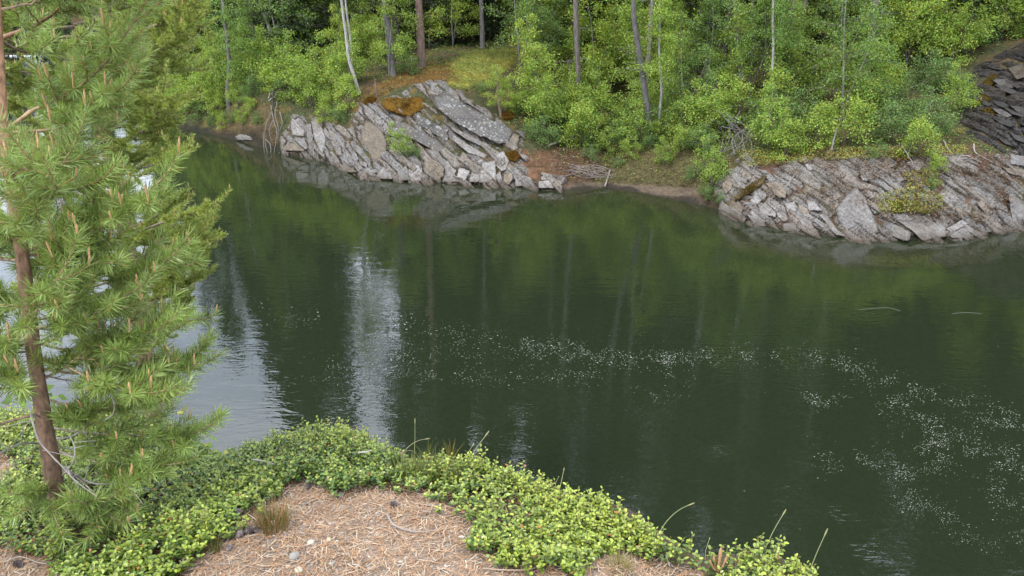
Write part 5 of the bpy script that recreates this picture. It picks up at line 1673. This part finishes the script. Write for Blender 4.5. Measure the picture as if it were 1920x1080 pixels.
# the second pine, rooted lower down on the bank
b2 = np.array([-3.1, 5.75, 0.0]); b2[2] = float(near_zf(b2[0:1], b2[1:2])[0])
pine2 = thing("pine_tree", "bushy pine with short yellow-green needles growing behind the young pine on the slope", "tree", None, tuple(b2 - np.array([0, 0, .1])))
hgt = 8.2 - b2[2]
tt = np.linspace(0, 1, 14)
Qt = np.stack([.10 * np.sin(tt * 4), .08 * np.sin(tt * 3), tt * hgt], 1)
B = Bag(); B.tube(Qt, .085 * (1 - .8 * tt), 10, (.30, .19, .12)); add_obj("trunk", B.mesh("trunk", [M['bark_near']], True), pine2)
nb_ = 0
for i in range(150):
    h = hgt * rng.uniform(.16, .98)
    az = rng.uniform(0, 6.28)
    o = np.array([np.interp(h / hgt, tt, Qt[:, 0]), 0, h])
    L = 1.25 * (1.12 - h / hgt) ** .5 * rng.uniform(.75, 1.1)
    el = rng.uniform(-.1, .35)
    tip = b2 + o + np.array([math.cos(az), math.sin(az), el]) * L + np.array([0, 0, .2 * L])
    tx, ty = project(tip)
    lim = np.interp(ty, [-200, 20, 70, 150, 250, 330, 380, 430, 490, 560, 640], [330, 330, 362, 325, 300, 330, 385, 385, 320, 270, 210])
    if ty > 640 or (tx < -260):
        continue
    if tx > lim:
        k = lim - tx
        L = max(.35, L + k / F * 6.2 / max(.3, math.cos(az)))
    if L < .4 or (b2[0] + o[0] + math.cos(az) * L) < -4.9 and rng.random() < .5:
        continue
    pine_branch(pine2, o, (math.cos(az), math.sin(az), el), L, rng, .034, int(10 + L * 14), .011, True, None, (.22, .31, .065), 1.0, 95, .0031, (.27, .2, .14), sub=1.15, candle_len=.035, up=.22)
    nb_ += 1
for cv, sh in [([(150, 460, 5.8), (240, 440, 5.4), (310, 415, 5.2), (360, 400, 5.1), (398, 384, 5.05)], 26), ([(150, 330, 5.8), (240, 320, 5.4), (300, 305, 5.2), (336, 290, 5.1)], 20), ([(150, 470, 5.8), (250, 455, 5.5), (330, 452, 5.3), (388, 452, 5.2)], 24),
               ([(140, 220, 5.8), (220, 200, 5.5), (290, 195, 5.3), (322, 200, 5.2)], 20), ([(140, 140, 5.8), (240, 110, 5.5), (310, 75, 5.3), (362, 40, 5.2)], 26), ([(140, 90, 5.8), (250, 60, 5.5), (330, 30, 5.3), (350, -20, 5.2)], 24),
               ([(150, 560, 5.8), (220, 540, 5.4), (270, 520, 5.2), (302, 505, 5.1)], 16)]:
    pts = on_Y(np.array([p[0] for p in cv], float), np.array([p[1] for p in cv], float), np.array([p[2] for p in cv])) - (b2 - np.array([0, 0, .1]))
    pine_branch(pine2, None, (1, 0, 0), 1, rng, .034, sh, .011, True, pts, (.235, .32, .065), 1.0, 100, .0031, (.3, .24, .18), sub=1.25, candle_len=.035)

# tip of a small pine seedling poking into the bottom of the frame
sp = near_at(1345, 1085)[0]
sap = thing("pine_seedling", "tip of a small pine seedling with tan shoots at the bottom edge", "tree", None, tuple(sp))
B = Bag(); B.tube(np.array([[0, 0, -.1], [0, 0, .02], [.002, 0, .05]]), [.004, .0035, .003], 6, (.3, .2, .12)); add_obj("stem", B.mesh("stem", [M['bark_near']], True), sap)
B = Bag(); needles_on(B, np.array([[0, 0, -.04], [0, 0, .0], [.001, 0, .03]]), rng, .05, 170, .0011, (.10, .17, .055)); add_obj("needles", B.mesh("needles", [M['needle']]), sap, kind="stuff")
for (dx, l_, tl) in [(.0, .085, .0), (-.010, .055, -.12), (.012, .055, .10), (-.017, .04, -.2)]:
    B = Bag(); s_ = np.linspace(0, 1, 7)[:, None]
    B.tube(np.array([dx * .3, 0, .03]) + np.array([tl, 0, 1]) * l_ * s_ + np.array([dx, 0, 0]) * s_ ** .5, np.array([.0042, .005, .0046, .0046, .0048, .005, .0015]) * (1 if l_ > .06 else .7), 8, (.40, .23, .12))
    add_obj("new_shoot", B.mesh("new_shoot", [M['candle']], True), sap)

# ---------------------------------------------------------------- lingonberry cover of the knoll
rng = np.random.default_rng(404)


def veg_density(P, qx, qy):
    b = bare_w(qx, qy, P)
    return (1 - b)


def berry_leaf(bag, O, D, U, L, col):
    """small oval leaves, folded along the midrib"""
    n = len(O)
    S = np.cross(D, U); S /= np.linalg.norm(S, axis=1)[:, None] + 1e-9
    U2 = np.cross(S, D)
    L = L[:, None]; W = L * .30
    p0 = O; p1 = O + D * L * .30 + S * W + U2 * L * .07; p2 = O + D * L * .75 + S * W * .85 + U2 * L * .04; p3 = O + D * L - U2 * L * .05
    p4 = O + D * L * .75 - S * W * .85 + U2 * L * .04; p5 = O + D * L * .30 - S * W + U2 * L * .07
    V = np.stack([p0, p1, p2, p3, p4, p5], 1).reshape(-1, 3)
    i = np.arange(n)[:, None] * 6
    bag.add(V, [i + np.array([[0, 1, 2, 3]]), i + np.array([[0, 3, 4, 5]])], np.repeat(col, 6, 0))


n = 170000
X_ = rng.uniform(-3.6, 2.4, n); Y_ = rng.uniform(1.0, 5.6, n)
sd = knoll_sdf(X_, Y_)
Z_ = near_zf(X_, Y_)
P = np.stack([X_, Y_, Z_], 1)
qx, qy = project(P)
dens = veg_density(P, qx, qy)
keep = (sd > -.06) | ((X_ < -.4) & (sd > -1.7))
keep &= (qx > -160) & (qx < 1980) & (qy < 1180) & (Z_ > 1.0)
keep &= rng.random(n) < np.clip(dens * 1.1 - .08, 0, 1) * (.30 + .70 * (fbm(P * 5, 3, 88) > -.22))
keep &= ~((sd < -.2) & (rng.random(n) < .35))
P = P[keep]; sd = sd[keep]
P = P[:16800]; sd = sd[:16800]
ns = len(P)
print("berry stems", ns)
hg = rng.uniform(.022, .075, ns) * (.65 + .9 * smooth(-.35, .4, fbm(P * 3.3, 3, 91)))
lean_ = rng.normal(0, .30, (ns, 2))
# plants at the rim hang a little outwards
tipd = np.concatenate([lean_, np.ones((ns, 1))], 1); tipd /= np.linalg.norm(tipd, axis=1)[:, None]
patch = smooth(-.25, .45, fbm(P * 1.7, 3, 93))
stemsB, leavesB = Bag(), Bag()
k = 3
A0 = P - np.array([0, 0, .02]); T0 = P + tipd * hg[:, None]
sx = np.cross(tipd, np.array([0.3, 1, 0])); sx /= np.linalg.norm(sx, axis=1)[:, None]
V = np.stack([A0 - sx * .0012, A0 + sx * .0012, T0 + sx * .0008, T0 - sx * .0008], 1).reshape(-1, 3)
stemsB.add(V, np.arange(ns * 4).reshape(ns, 4), np.tile([.20, .13, .06], (ns * 4, 1)))
NL = 9
for li in range(NL):
    u = (.30 + .70 * (li + rng.random(ns) * .6) / NL)
    Opt = P + tipd * (hg * u)[:, None]
    az = li * 2.4 + rng.uniform(0, 1.2, ns) + np.arange(ns) * 1.7
    rise = .25 + .9 * (u > .9) + rng.normal(0, .25, ns)
    D = np.stack([np.cos(az), np.sin(az), rise], 1); D /= np.linalg.norm(D, axis=1)[:, None]
    U = np.stack([-.3 * np.cos(az), -.3 * np.sin(az), np.ones(ns)], 1) + rng.normal(0, .25, (ns, 3))
    L = rng.uniform(.0095, .0160, ns) * (1.1 - .25 * (u > .9))
    young = np.clip(patch * .55 + .12 + (u - .62) * 1.1 + rng.normal(0, .22, ns), 0, 1)[:, None]
    c = np.array([.055, .125, .022]) * (1 - young) + np.array([.30, .36, .045]) * young
    c = c * rng.uniform(.7, 1.3, (ns, 1))
    red = (rng.random(ns) < .008)[:, None]
    c = np.where(red, np.array([.33, .12, .04]), c)
    berry_leaf(leavesB, Opt, D, U, L, c)
add_obj("lingonberry_plants", leavesB.mesh("lingonberry_leaves", [M['leaf_glossy']]), None, kind="stuff")
add_obj("lingonberry_stems", stemsB.mesh("lingonberry_stems", [M['twig']]), None, kind="stuff")

# low mixed brush on the slope below and behind the pines
n = 26000
X_ = rng.uniform(-7, -1.2, n); Y_ = rng.uniform(3.0, 8.5, n); sd = knoll_sdf(X_, Y_)
Z_ = near_zf(X_, Y_); P = np.stack([X_, Y_, Z_], 1)
k = (sd < -.3) & (Z_ > .1); P = P[k]; n = len(P)
P[:, 2] += rng.random(n) * .28
B = Bag(); leaf_quads(B, P, rng.normal(0, 1, (n, 3)) * [1, 1, .3], .05, .6, leaf_cols(n, rng, (.10, .16, .035), .35, .5), rng, .4)
add_obj("slope_brush", B.mesh("slope_brush", [M['leaf']]), None, kind="stuff")

# ---------------------------------------------------------------- needle litter, chips and gravel on the bare patches
n = 150000
X_ = rng.uniform(-3.4, 2.0, n); Y_ = rng.uniform(.9, 3.6, n); P = np.stack([X_, Y_, near_zf(X_, Y_)], 1)
qx, qy = project(P); b_ = bare_w(qx, qy, P); sdk = knoll_sdf(X_, Y_)
k = (rng.random(n) < .18 + .82 * b_) & (sdk > -.05) & (qy < 1120) & (qx > -80) & (qx < 1600)
P = P[k][:34000]; n = len(P)
az = rng.uniform(0, 6.28, n); D = np.stack([np.cos(az), np.sin(az), rng.normal(.04, .12, n)], 1)
S = np.stack([-np.sin(az), np.cos(az), 0 * az], 1); L = rng.uniform(.007, .026, n)[:, None]; W = rng.uniform(.0006, .0013, n)[:, None]
P[:, 2] += rng.uniform(.001, .007, n)
V = np.stack([P - D * L - S * W, P - D * L + S * W, P + D * L + S * W, P + D * L - S * W], 1).reshape(-1, 3)
c = np.array([[.40, .24, .13], [.33, .185, .10], [.46, .32, .20], [.25, .17, .12], [.50, .42, .32], [.16, .115, .09]])[rng.choice(6, n, p=[.32, .22, .18, .1, .12, .06])]
B = Bag(); B.add(V, np.arange(4 * n).reshape(n, 4), np.repeat(c * rng.uniform(.8, 1.2, (n, 1)), 4, 0))
add_obj("needle_litter", B.mesh("needle_litter", [M['litter']]), None, kind="stuff")


def lumps(n, smin, smax, cols, name, mat, seed, flat=.6, dens=None):
    rng = np.random.default_rng(seed)
    X_ = rng.uniform(-3.2, 1.6, n * 6); Y_ = rng.uniform(.9, 3.2, n * 6); P = np.stack([X_, Y_, near_zf(X_, Y_)], 1)
    qx, qy = project(P); b_ = bare_w(qx, qy, P)
    k = (rng.random(n * 6) < b_ ** 2) & (qy < 1110) & (qx > -60) & (qx < 1500)
    if dens is not None:
        k &= rng.random(n * 6) < dens(qx, qy)
    P = P[k][:n]; n = len(P)
    ico = np.array([[0, 0, 1], [.9, 0, .2], [.3, .85, .25], [-.7, .5, .2], [-.7, -.55, .2], [.3, -.85, .2], [0, 0, -.8]])
    fc = np.array([[0, 1, 2], [0, 2, 3], [0, 3, 4], [0, 4, 5], [0, 5, 1], [6, 2, 1], [6, 3, 2], [6, 4, 3], [6, 5, 4], [6, 1, 5]])
    s = rng.uniform(smin, smax, n) ** 1.0
    V = ico[None] * (1 + rng.normal(0, .18, (n, 7, 1))) * s[:, None, None]
    V[..., 0] *= rng.uniform(.8, 1.5, n)[:, None]; V[..., 2] *= flat
    az = rng.uniform(0, 6.28, n); cx, sx_ = np.cos(az)[:, None], np.sin(az)[:, None]
    V = np.stack([V[..., 0] * cx - V[..., 1] * sx_, V[..., 0] * sx_ + V[..., 1] * cx, V[..., 2]], -1) + P[:, None]
    c = np.array(cols)[rng.integers(0, len(cols), n)] * rng.uniform(.75, 1.2, (n, 1))
    B = Bag(); B.add(V.reshape(-1, 3), (np.arange(n)[:, None, None] * 7 + fc[None]).reshape(-1, 3), np.repeat(c, 7, 0))
    add_obj(name, B.mesh(name, [M[mat]]), None, kind="stuff")


lumps(10500, .0013, .0048, [(.36, .30, .25), (.48, .43, .37), (.25, .20, .17), (.40, .26, .17)], "gravel", 'pebble', 71)
lumps(800, .005, .009, [(.42, .36, .29), (.52, .46, .36), (.30, .27, .25)], "small_stones", 'pebble', 72, dens=lambda x, y: np.exp(-((x - 640) / 190.0) ** 2))


def stone(px, py, wpx, hpx, col, label, seed, name="stone"):
    p = near_at(px, py)[0]; sc_ = p[1] / F / CP * 1.02
    u, v = np.meshgrid(np.linspace(0, 2 * math.pi, 25), np.linspace(.0, 1, 11) * math.pi)
    Pm = np.stack([np.sin(v) * np.cos(u), np.sin(v) * np.sin(u), np.cos(v)], -1)
    Pm *= (1 + .16 * fbm(Pm * 1.6 + seed, 2, seed))[..., None]
    Pm *= np.array([wpx * .5, wpx * .42, hpx * .5]) * sc_
    me = new_mesh(name, Pm.reshape(-1, 3), [grid_faces(11, 25)], [M['pebble']], True, np.tile(col, (275, 1)))
    return add_obj(name, me, None, tuple(p + np.array([0, 0, hpx * .12 * sc_])), (0, 0, seed * 1.3), label=label, category="stone")


stone(552, 1044, 27, 16, (.30, .28, .25), "rounded grey stone lying alone on the needle litter", 1)
stone(560, 1070, 20, 13, (.52, .46, .33), "pale yellowish stone just below the rounded grey stone", 2)
stone(583, 1018, 16, 11, (.55, .50, .38), "cream coloured stone above the rounded grey stone", 3)
stone(617, 1013, 13, 10, (.50, .42, .28), "small ochre stone right of the cream coloured stone", 4)
stone(672, 1062, 13, 8, (.46, .43, .39), "little flat light stone near the bottom centre of the litter patch", 5)


def cone(px, py, size, label, seed, col=(.33, .28, .26)):
    """an old open pine cone"""
    rng = np.random.default_rng(seed)
    p = near_at(px, py)[0]
    B = Bag(); t = np.linspace(0, 1, 8)
    L = size; B.tube(np.stack([0 * t, 0 * t, L * t], 1), L * .16 * np.sin(t * 2.6 + .4), 6, np.array(col) * .7)
    core = B.mesh("core", [M['pebble']], True)
    S = Bag()
    for i in range(58):
        f = i / 58; az = i * 2.4; r = L * .16; z = L * (.06 + .86 * f)
        w = L * .13 * math.sin(.5 + 2.3 * f) + L * .02; out = L * (.34 * math.sin(.7 + 2.1 * f))
        d = np.array([math.cos(az), math.sin(az), 0]); s = np.array([-d[1], d[0], 0]); up = np.array([0, 0, .45 - .2 * f]) * out
        b = np.array([0, 0, z])
        V = [b + d * r * .4 - s * w * .5, b + d * r * .4 + s * w * .5, b + d * out + s * w + up, b + d * (out + w * .4) + up * 1.1, b + d * out - s * w + up,
             b + d * out * .95 + up - np.array([0, 0, L * .035])]
        S.add(V, [np.array([[0, 1, 2, 3], [0, 3, 4, 0]])[:1], np.array([[0, 3, 4], [2, 5, 3], [3, 5, 4]])], np.array(col) * rng.uniform(.7, 1.5))
    r_ = thing("pine_cone", label, "pine cone", None, tuple(p + np.array([0, 0, size * .28])), (rng.uniform(1.2, 1.8), 0, rng.uniform(0, 6.28)))
    add_obj("core", core, r_); add_obj("scales", S.mesh("scales", [M['pebble']]), r_, kind="stuff")


for i, (x, y, s, lb) in enumerate([(585, 914, .036, "open dark pine cone at the top of the litter patch, leftmost of a close group"), (610, 909, .038, "dark pine cone touching the greenery at the top of the litter patch"), (634, 930, .028, "small dark pine cone just below the pair at the top of the litter patch"),
                                   (457, 962, .03, "grey pine cone in the lingonberry left of the reddish grass tuft"), (457, 1003, .036, "open grey pine cone at the left rim of the litter patch"), (478, 994, .032, "grey pine cone right beside another at the left rim of the litter patch"),
                                   (442, 1012, .03, "dark pine cone half hidden by leaves below the two rim cones"), (747, 950, .028, "brown pine cone below the orange dry leaf"), (424, 1036, .025, "small dark pine cone on the sandy edge at the lower left"), (825, 938, .028, "dark pine cone under the lingonberry right of the dry leaf"),
                                   (25, 1062, .034, "dark pine cone at the picture's lower left corner"), (1065, 1050, .03, "dark pine cone under the right-hand lingonberry near the bottom")]):
    cone(x, y, s, lb, 40 + i)


def near_stick(name, label, cat, pts, w0, w1, col, lift=.012, up=None):
    pts = np.array(pts, float)
    P = near_at(pts[:, 0], pts[:, 1])
    P[:, 2] += lift if up is None else np.array(up)
    Q = spline(P, 6 * len(P)); t = np.linspace(0, 1, len(Q)); s = P[:, 1].mean() / F / 2
    B = Bag(); B.tube(Q, (w0 * (1 - t) + w1 * t) * s, 6, col)
    return add_obj(name, B.mesh(name, [M['twig']], True), None, label=label, category=cat)


near_stick("curved_twig", "curved grey-brown twig with a pale thick end lying on the litter", "twig", [(726, 971), (738, 990), (763, 1001), (790, 1004), (814, 1001)], 5.5, 1.5, (.36, .31, .28), .014)
near_stick("long_twig", "long pale root-like twig along the bottom right edge of the litter", "twig", [(905, 1072), (950, 1075), (990, 1074), (1025, 1064)], 3.5, 2.5, (.45, .33, .25))
near_stick("thin_twig", "thin straight twig crossing the litter below the reddish grass tuft", "twig", [(545, 1005), (590, 1007), (628, 1006)], 1.6, 1.2, (.26, .2, .17))
near_stick("thin_twig", "thin brown twig at the lower left of the litter patch", "twig", [(385, 1066), (420, 1063), (470, 1068), (500, 1078)], 2.4, 1.6, (.33, .24, .17))
near_stick("short_stick", "short grey stick standing out of the needles near the bottom right leaves", "stick", [(1248, 1051), (1255, 1072)], 3.5, 3, (.42, .38, .34), .02)
near_stick("broken_stick", "bleached stick on the lingonberry left of the pine cones", "stick", [(480, 898), (500, 901), (518, 907)], 4.5, 3, (.46, .43, .39), .08)
near_stick("broken_stick", "small bleached twig lying on the leaves in the middle of the knoll", "stick", [(675, 893), (690, 892), (700, 889)], 3.5, 3, (.5, .47, .42), .10)
near_stick("thin_twig", "grey twig on the ground at the picture's lower left corner", "twig", [(8, 1060), (40, 1050), (80, 1062), (120, 1058)], 2.6, 1.6, (.4, .36, .32))
for i in range(26):
    x, y = rng.uniform(390, 1000), rng.uniform(950, 1078)
    if poly_sd(np.array(x), np.array(y), BARE) < 5: continue
    a_, l_ = rng.uniform(0, 3.1), rng.uniform(8, 20)
    near_stick("twig_scrap", "tiny scrap of grey twig lying in the needle litter", "twig", [(x, y), (x + l_ * math.cos(a_), y + l_ * .6 * math.sin(a_))], 2.6, 1.6, [(.42, .36, .32), (.3, .22, .18), (.5, .44, .36)][i % 3], .012)["group"] = "twig scraps in the needle litter"


def dry_leaf(px, py, wpx, col, label, seed):
    rng = np.random.default_rng(seed); p = near_at(px, py)[0]; s = p[1] / F * wpx
    u = np.linspace(0, 1, 9); w = np.sin(u * math.pi) ** .7 * .33
    L_ = np.stack([u - .5, w, .10 * np.sin(u * 5) + .22 * w], 1); C_ = np.stack([u - .5, 0 * u, .10 * np.sin(u * 5) - .05], 1); R_ = L_ * [1, -1, 1]
    V = np.stack([L_, C_, R_], 1).reshape(-1, 3) * s
    me = new_mesh("dry_leaf", V, [grid_faces(9, 3)], [M['grass']], True, np.tile(col, (27, 1)))
    add_obj("dry_leaf", me, None, tuple(p + np.array([0, 0, .018])), (rng.uniform(.1, .5), rng.uniform(-.4, .1), rng.uniform(0, 3)), label=label, category="leaf")


dry_leaf(778, 917, 28, (.52, .27, .08), "bright orange dry leaf at the upper right of the litter patch", 1)
dry_leaf(655, 838, 20, (.42, .24, .10), "tan dry leaf caught on top of the lingonberry near the rim", 2)
dry_leaf(430, 872, 16, (.50, .28, .14), "orange dry leaf on the lingonberry at the left rim above the water", 3)
dry_leaf(645, 893, 13, (.50, .26, .12), "small orange leaf in the lingonberry above the pine cones", 4)
dry_leaf(935, 1012, 22, (.42, .30, .18), "brown curled leaf at the right edge of the litter", 5)
dry_leaf(350, 1058, 20, (.45, .33, .22), "beige dry leaf at the lower left end of the litter patch", 6)
dry_leaf(128, 1000, 22, (.48, .27, .13), "rusty dry leaf at the foot of the young pine", 7)


def grass_stalk(label, pts, w, col=(.36, .38, .18), dY=0.0):
    p0 = near_at(pts[0][0], min(pts[0][1] + 22, 1079))[0]
    Ys = np.linspace(p0[1], p0[1] + dY + .06, len(pts))
    Q = spline(on_Y(np.array([p[0] for p in pts], float), np.array([p[1] for p in pts], float), Ys), 14)
    Q = np.vstack([p0 - [0, 0, .03], Q]); t = np.linspace(0, 1, len(Q)); s = p0[1] / F / 2
    w *= .8; B = Bag(); B.tube(Q, w * s * (1.1 - .4 * t), 5, col)
    k = Q[-3:]; B.tube(np.array([k[0], (k[0] + k[2]) / 2, k[2]]), np.array([.8, 1.7, .9]) * w * s, 5, np.array(col) * [1.2, 1.1, 1.1])
    add_obj("grass_stalk", B.mesh("grass_stalk", [M['grass']], True), None, label=label, category="grass")


grass_stalk("tall pale grass stalk slanting right over the water from the middle of the rim", [(880, 862), (892, 842), (917, 808)], 2.4)
grass_stalk("shorter stalk just left of the tall slanting one", [(867, 862), (878, 848), (889, 831)], 2)
grass_stalk("upright thin grass stalk left of the arching one", [(777, 850), (778, 820), (778, 784)], 1.6)
grass_stalk("grass stalk arching over to the right above the rim", [(752, 852), (768, 836), (785, 826), (806, 822)], 2.2, (.36, .34, .20))
grass_stalk("low arching grass stalk beneath the higher arch", [(757, 850), (764, 845), (775, 846), (780, 850)], 1.8)
grass_stalk("short stalk standing against dark water right of centre", [(1050, 914), (1054, 896), (1058, 877)], 2)
grass_stalk("tiny stalk beside the short one against dark water", [(1042, 905), (1048, 893)], 1.6)
grass_stalk("long curved grass stalk bending right over the dark water", [(1235, 1000), (1252, 975), (1275, 955), (1302, 943)], 2.6)
grass_stalk("long straight stalk leaning right near the end of the knoll", [(1434, 1030), (1452, 992), (1474, 955)], 2.6)
grass_stalk("rightmost grass stalk, leaning right at the tip of the knoll", [(1513, 1085), (1530, 1040), (1552, 991)], 2.8)
grass_stalk("short upright stalk just left of the seedling's shoots", [(1323, 1032), (1327, 1020), (1331, 1008)], 2)
grass_stalk("very small upright stalk right of the seedling's shoots", [(1362, 1045), (1364, 1022)], 1.8)
grass_stalk("pale straight stalk standing in the lingonberry above the reddish tuft", [(481, 928), (480, 900), (478, 874)], 2)


def tuft(px, py, hpx, spread, n, cols, label, seed, name="grass_tuft", wide=.0012):
    rng = np.random.default_rng(seed)
    p = near_at(px, py)[0]; s = p[1] / F
    B = Bag()
    for i in range(n):
        az = rng.uniform(0, 6.28); r = rng.random() ** .5 * spread * s * .35
        o = p + np.array([math.cos(az) * r, math.sin(az) * r, -.01]); h = hpx * s * rng.uniform(.5, 1.1)
        ld = np.array([math.cos(az), math.sin(az), 0]) * rng.uniform(.1, .6) * h
        q = np.linspace(0, 1, 5)[:, None]
        C = o - p + ld * q ** 1.6 + np.array([0, 0, h]) * q
        sd_ = np.array([-math.sin(az), math.cos(az), 0]) if rng.random() < .5 else np.array([1, 0, 0])
        w = wide * (1 - .85 * q)
        V = np.stack([C - sd_ * w, C + sd_ * w], 1).reshape(-1, 3)
        B.add(V, grid_faces(5, 2), np.array(cols[rng.integers(len(cols))]) * rng.uniform(.7, 1.3))
    add_obj(name, B.mesh(name, [M['grass']]), None, tuple(p), label=label, category="grass")


G_ = [(.16, .20, .04), (.22, .24, .05), (.11, .15, .035)]
tuft(512, 990, 72, 95, 300, [(.16, .18, .045), (.34, .17, .07), (.22, .20, .06), (.38, .22, .10)], "reddish and green grass tuft at the upper left of the litter patch", 1)
tuft(398, 1030, 40, 60, 160, G_ + [(.32, .24, .08)], "yellow-green grass tuft at the lower left rim of the litter", 2)
tuft(760, 905, 52, 150, 420, G_ + [(.26, .28, .06)], "fine yellow-green grass in the middle of the rim above the orange leaf", 3)
tuft(820, 905, 58, 120, 380, G_ + [(.26, .28, .06)], "fine grass right of the orange leaf, darker at its base", 4)
tuft(695, 900, 40, 80, 150, G_, "fine grass tuft right of the pine cones", 5)
tuft(735, 862, 42, 22, 26, G_ + [(.30, .22, .05)], "few upright green sprigs standing on the rim left of the arching stalk", 6, wide=.0024)
tuft(802, 862, 46, 26, 30, G_, "few upright green sprigs between arching and slanting stalks", 7, wide=.0024)
tuft(846, 862, 50, 14, 26, [(.22, .2, .04), (.30, .20, .05)], "dark olive sprig standing up beside the tall slanting stalk", 8, wide=.0028)
tuft(985, 1060, 44, 70, 150, [(.38, .33, .10), (.28, .27, .07)], "straw-yellow grass tuft at the right end of the litter", 9)
tuft(1160, 1068, 40, 90, 170, [(.40, .34, .14), (.30, .29, .08)], "straw-coloured grass at the bottom edge below the right leaves", 10)
tuft(975, 1040, 36, 50, 110, [(.36, .36, .08), (.42, .36, .13)], "yellow grass tuft under the right-hand lingonberry", 11)
tuft(915, 925, 30, 30, 40, G_, "small green sprig tuft on the rim right of the slanting stalks", 12)
tuft(190, 960, 44, 70, 120, G_, "green grass at the foot of the young pine", 13)
rng = np.random.default_rng(77)
for i in range(16):
    x, y = rng.uniform(480, 930), rng.uniform(950, 1075)
    if poly_sd(np.array(x), np.array(y), BARE) < 6: continue
    tuft(x, y, rng.uniform(9, 17), 22, 16, [(.22, .27, .06), (.14, .19, .05)], "tiny green sprig growing out of the needle litter", 100 + i, name="green_sprig", wide=.0016)
    bpy.data.objects[-1 if False else [o.name for o in COL.objects][-1]]["group"] = "green sprigs in the needle litter"

# ---------------------------------------------------------------- foam flecks drifting on the river
rng = np.random.default_rng(11)
pts = []


def band(line, width, n):
    n = int(n * 2.8); L = np.array(line, float); t = rng.random(n) * (len(L) - 1); i = np.minimum(t.astype(int), len(L) - 2); f = (t - i)[:, None]
    c = L[i] * (1 - f) + L[i + 1] * f
    c[:, 1] += rng.normal(0, width, n) * .7; c[:, 0] += rng.normal(0, width, n) * .7
    pts.append(c)


band([(740, 605), (860, 630), (960, 650), (1060, 658), (1150, 668)], 20, 260)
band([(960, 640), (1060, 665), (1180, 672), (1300, 672), (1400, 665), (1560, 672)], 16, 520)
band([(1240, 672), (1280, 690), (1262, 712)], 16, 130)
band([(730, 690), (850, 705), (930, 706), (1040, 706), (1130, 700)], 14, 190)
band([(660, 640), (760, 660), (900, 670)], 22, 130)
band([(1560, 675), (1620, 700), (1690, 722), (1780, 745), (1860, 780), (1925, 790)], 18, 420)
band([(1655, 752), (1710, 775), (1760, 800), (1740, 850)], 24, 260)
band([(1740, 850), (1800, 840), (1860, 850), (1925, 880)], 34, 420)
band([(1650, 870), (1700, 890), (1690, 930), (1730, 955), (1790, 970)], 20, 230)
band([(1770, 985), (1830, 1010), (1925, 1025)], 20, 90)
band([(1860, 900), (1900, 940), (1925, 1010)], 28, 150)
band([(1530, 855), (1570, 870), (1550, 880)], 14, 36)
band([(1600, 850), (1640, 878), (1700, 885), (1760, 880)], 8, 70)
band([(1510, 742), (1545, 760), (1590, 740)], 10, 60)
band([(1180, 735), (1240, 745), (1280, 745)], 12, 24)
band([(440, 590), (520, 600), (600, 600)], 16, 60)
band([(560, 690), (640, 700), (760, 690)], 22, 60)
c = np.concatenate(pts)
c = np.vstack([c, np.stack([rng.uniform(600, 1920, 160), rng.uniform(600, 1000, 160)], 1)])
nzz = fbm(np.stack([c[:, 0] / 26, c[:, 1] / 13, 0 * c[:, 0]], 1), 3, 5)
c = c[nzz > -.35 + .6 * rng.random(len(c))]
n = len(c)
P = on_z(c[:, 0], c[:, 1], .003)
r = rng.uniform(.0028, .0075, n) * (1 + .7 * (rng.random(n) < .08)) * np.clip(P[:, 1] / 11, .6, 1.25)
a6 = np.arange(6) / 6 * 6.283
ring = np.stack([np.cos(a6), np.sin(a6) * .75, 0 * a6], 1)
V = np.concatenate([P[:, None] + ring[None] * r[:, None, None] * rng.uniform(.7, 1.25, (n, 6, 1)), P[:, None] + np.array([0, 0, 1.0])[None, None] * (r * .35)[:, None, None]], 1)
fc = np.array([[k, (k + 1) % 6, 6] for k in range(6)])
add_obj("river_foam", new_mesh("river_foam", V.reshape(-1, 3), [(np.arange(n)[:, None, None] * 7 + fc[None]).reshape(-1, 3)], [M['foam']]), None, kind="stuff")
# two long pale threads drifting near the right bank
for ln, lb in [([(1610, 581), (1640, 578), (1665, 577), (1688, 583)], "thin pale floating straw line near the right bank, the left one"), ([(1785, 588), (1810, 586), (1840, 588)], "thin pale floating straw line near the right bank, the right one")]:
    P = on_z(np.array([p[0] for p in ln], float), np.array([p[1] for p in ln], float), .004)
    B = Bag(); B.tube(spline(P, 14), .003, 4, (.22, .22, .17)); add_obj("floating_straw", B.mesh("floating_straw", [M['twig']]), None, label=lb, category="straw")
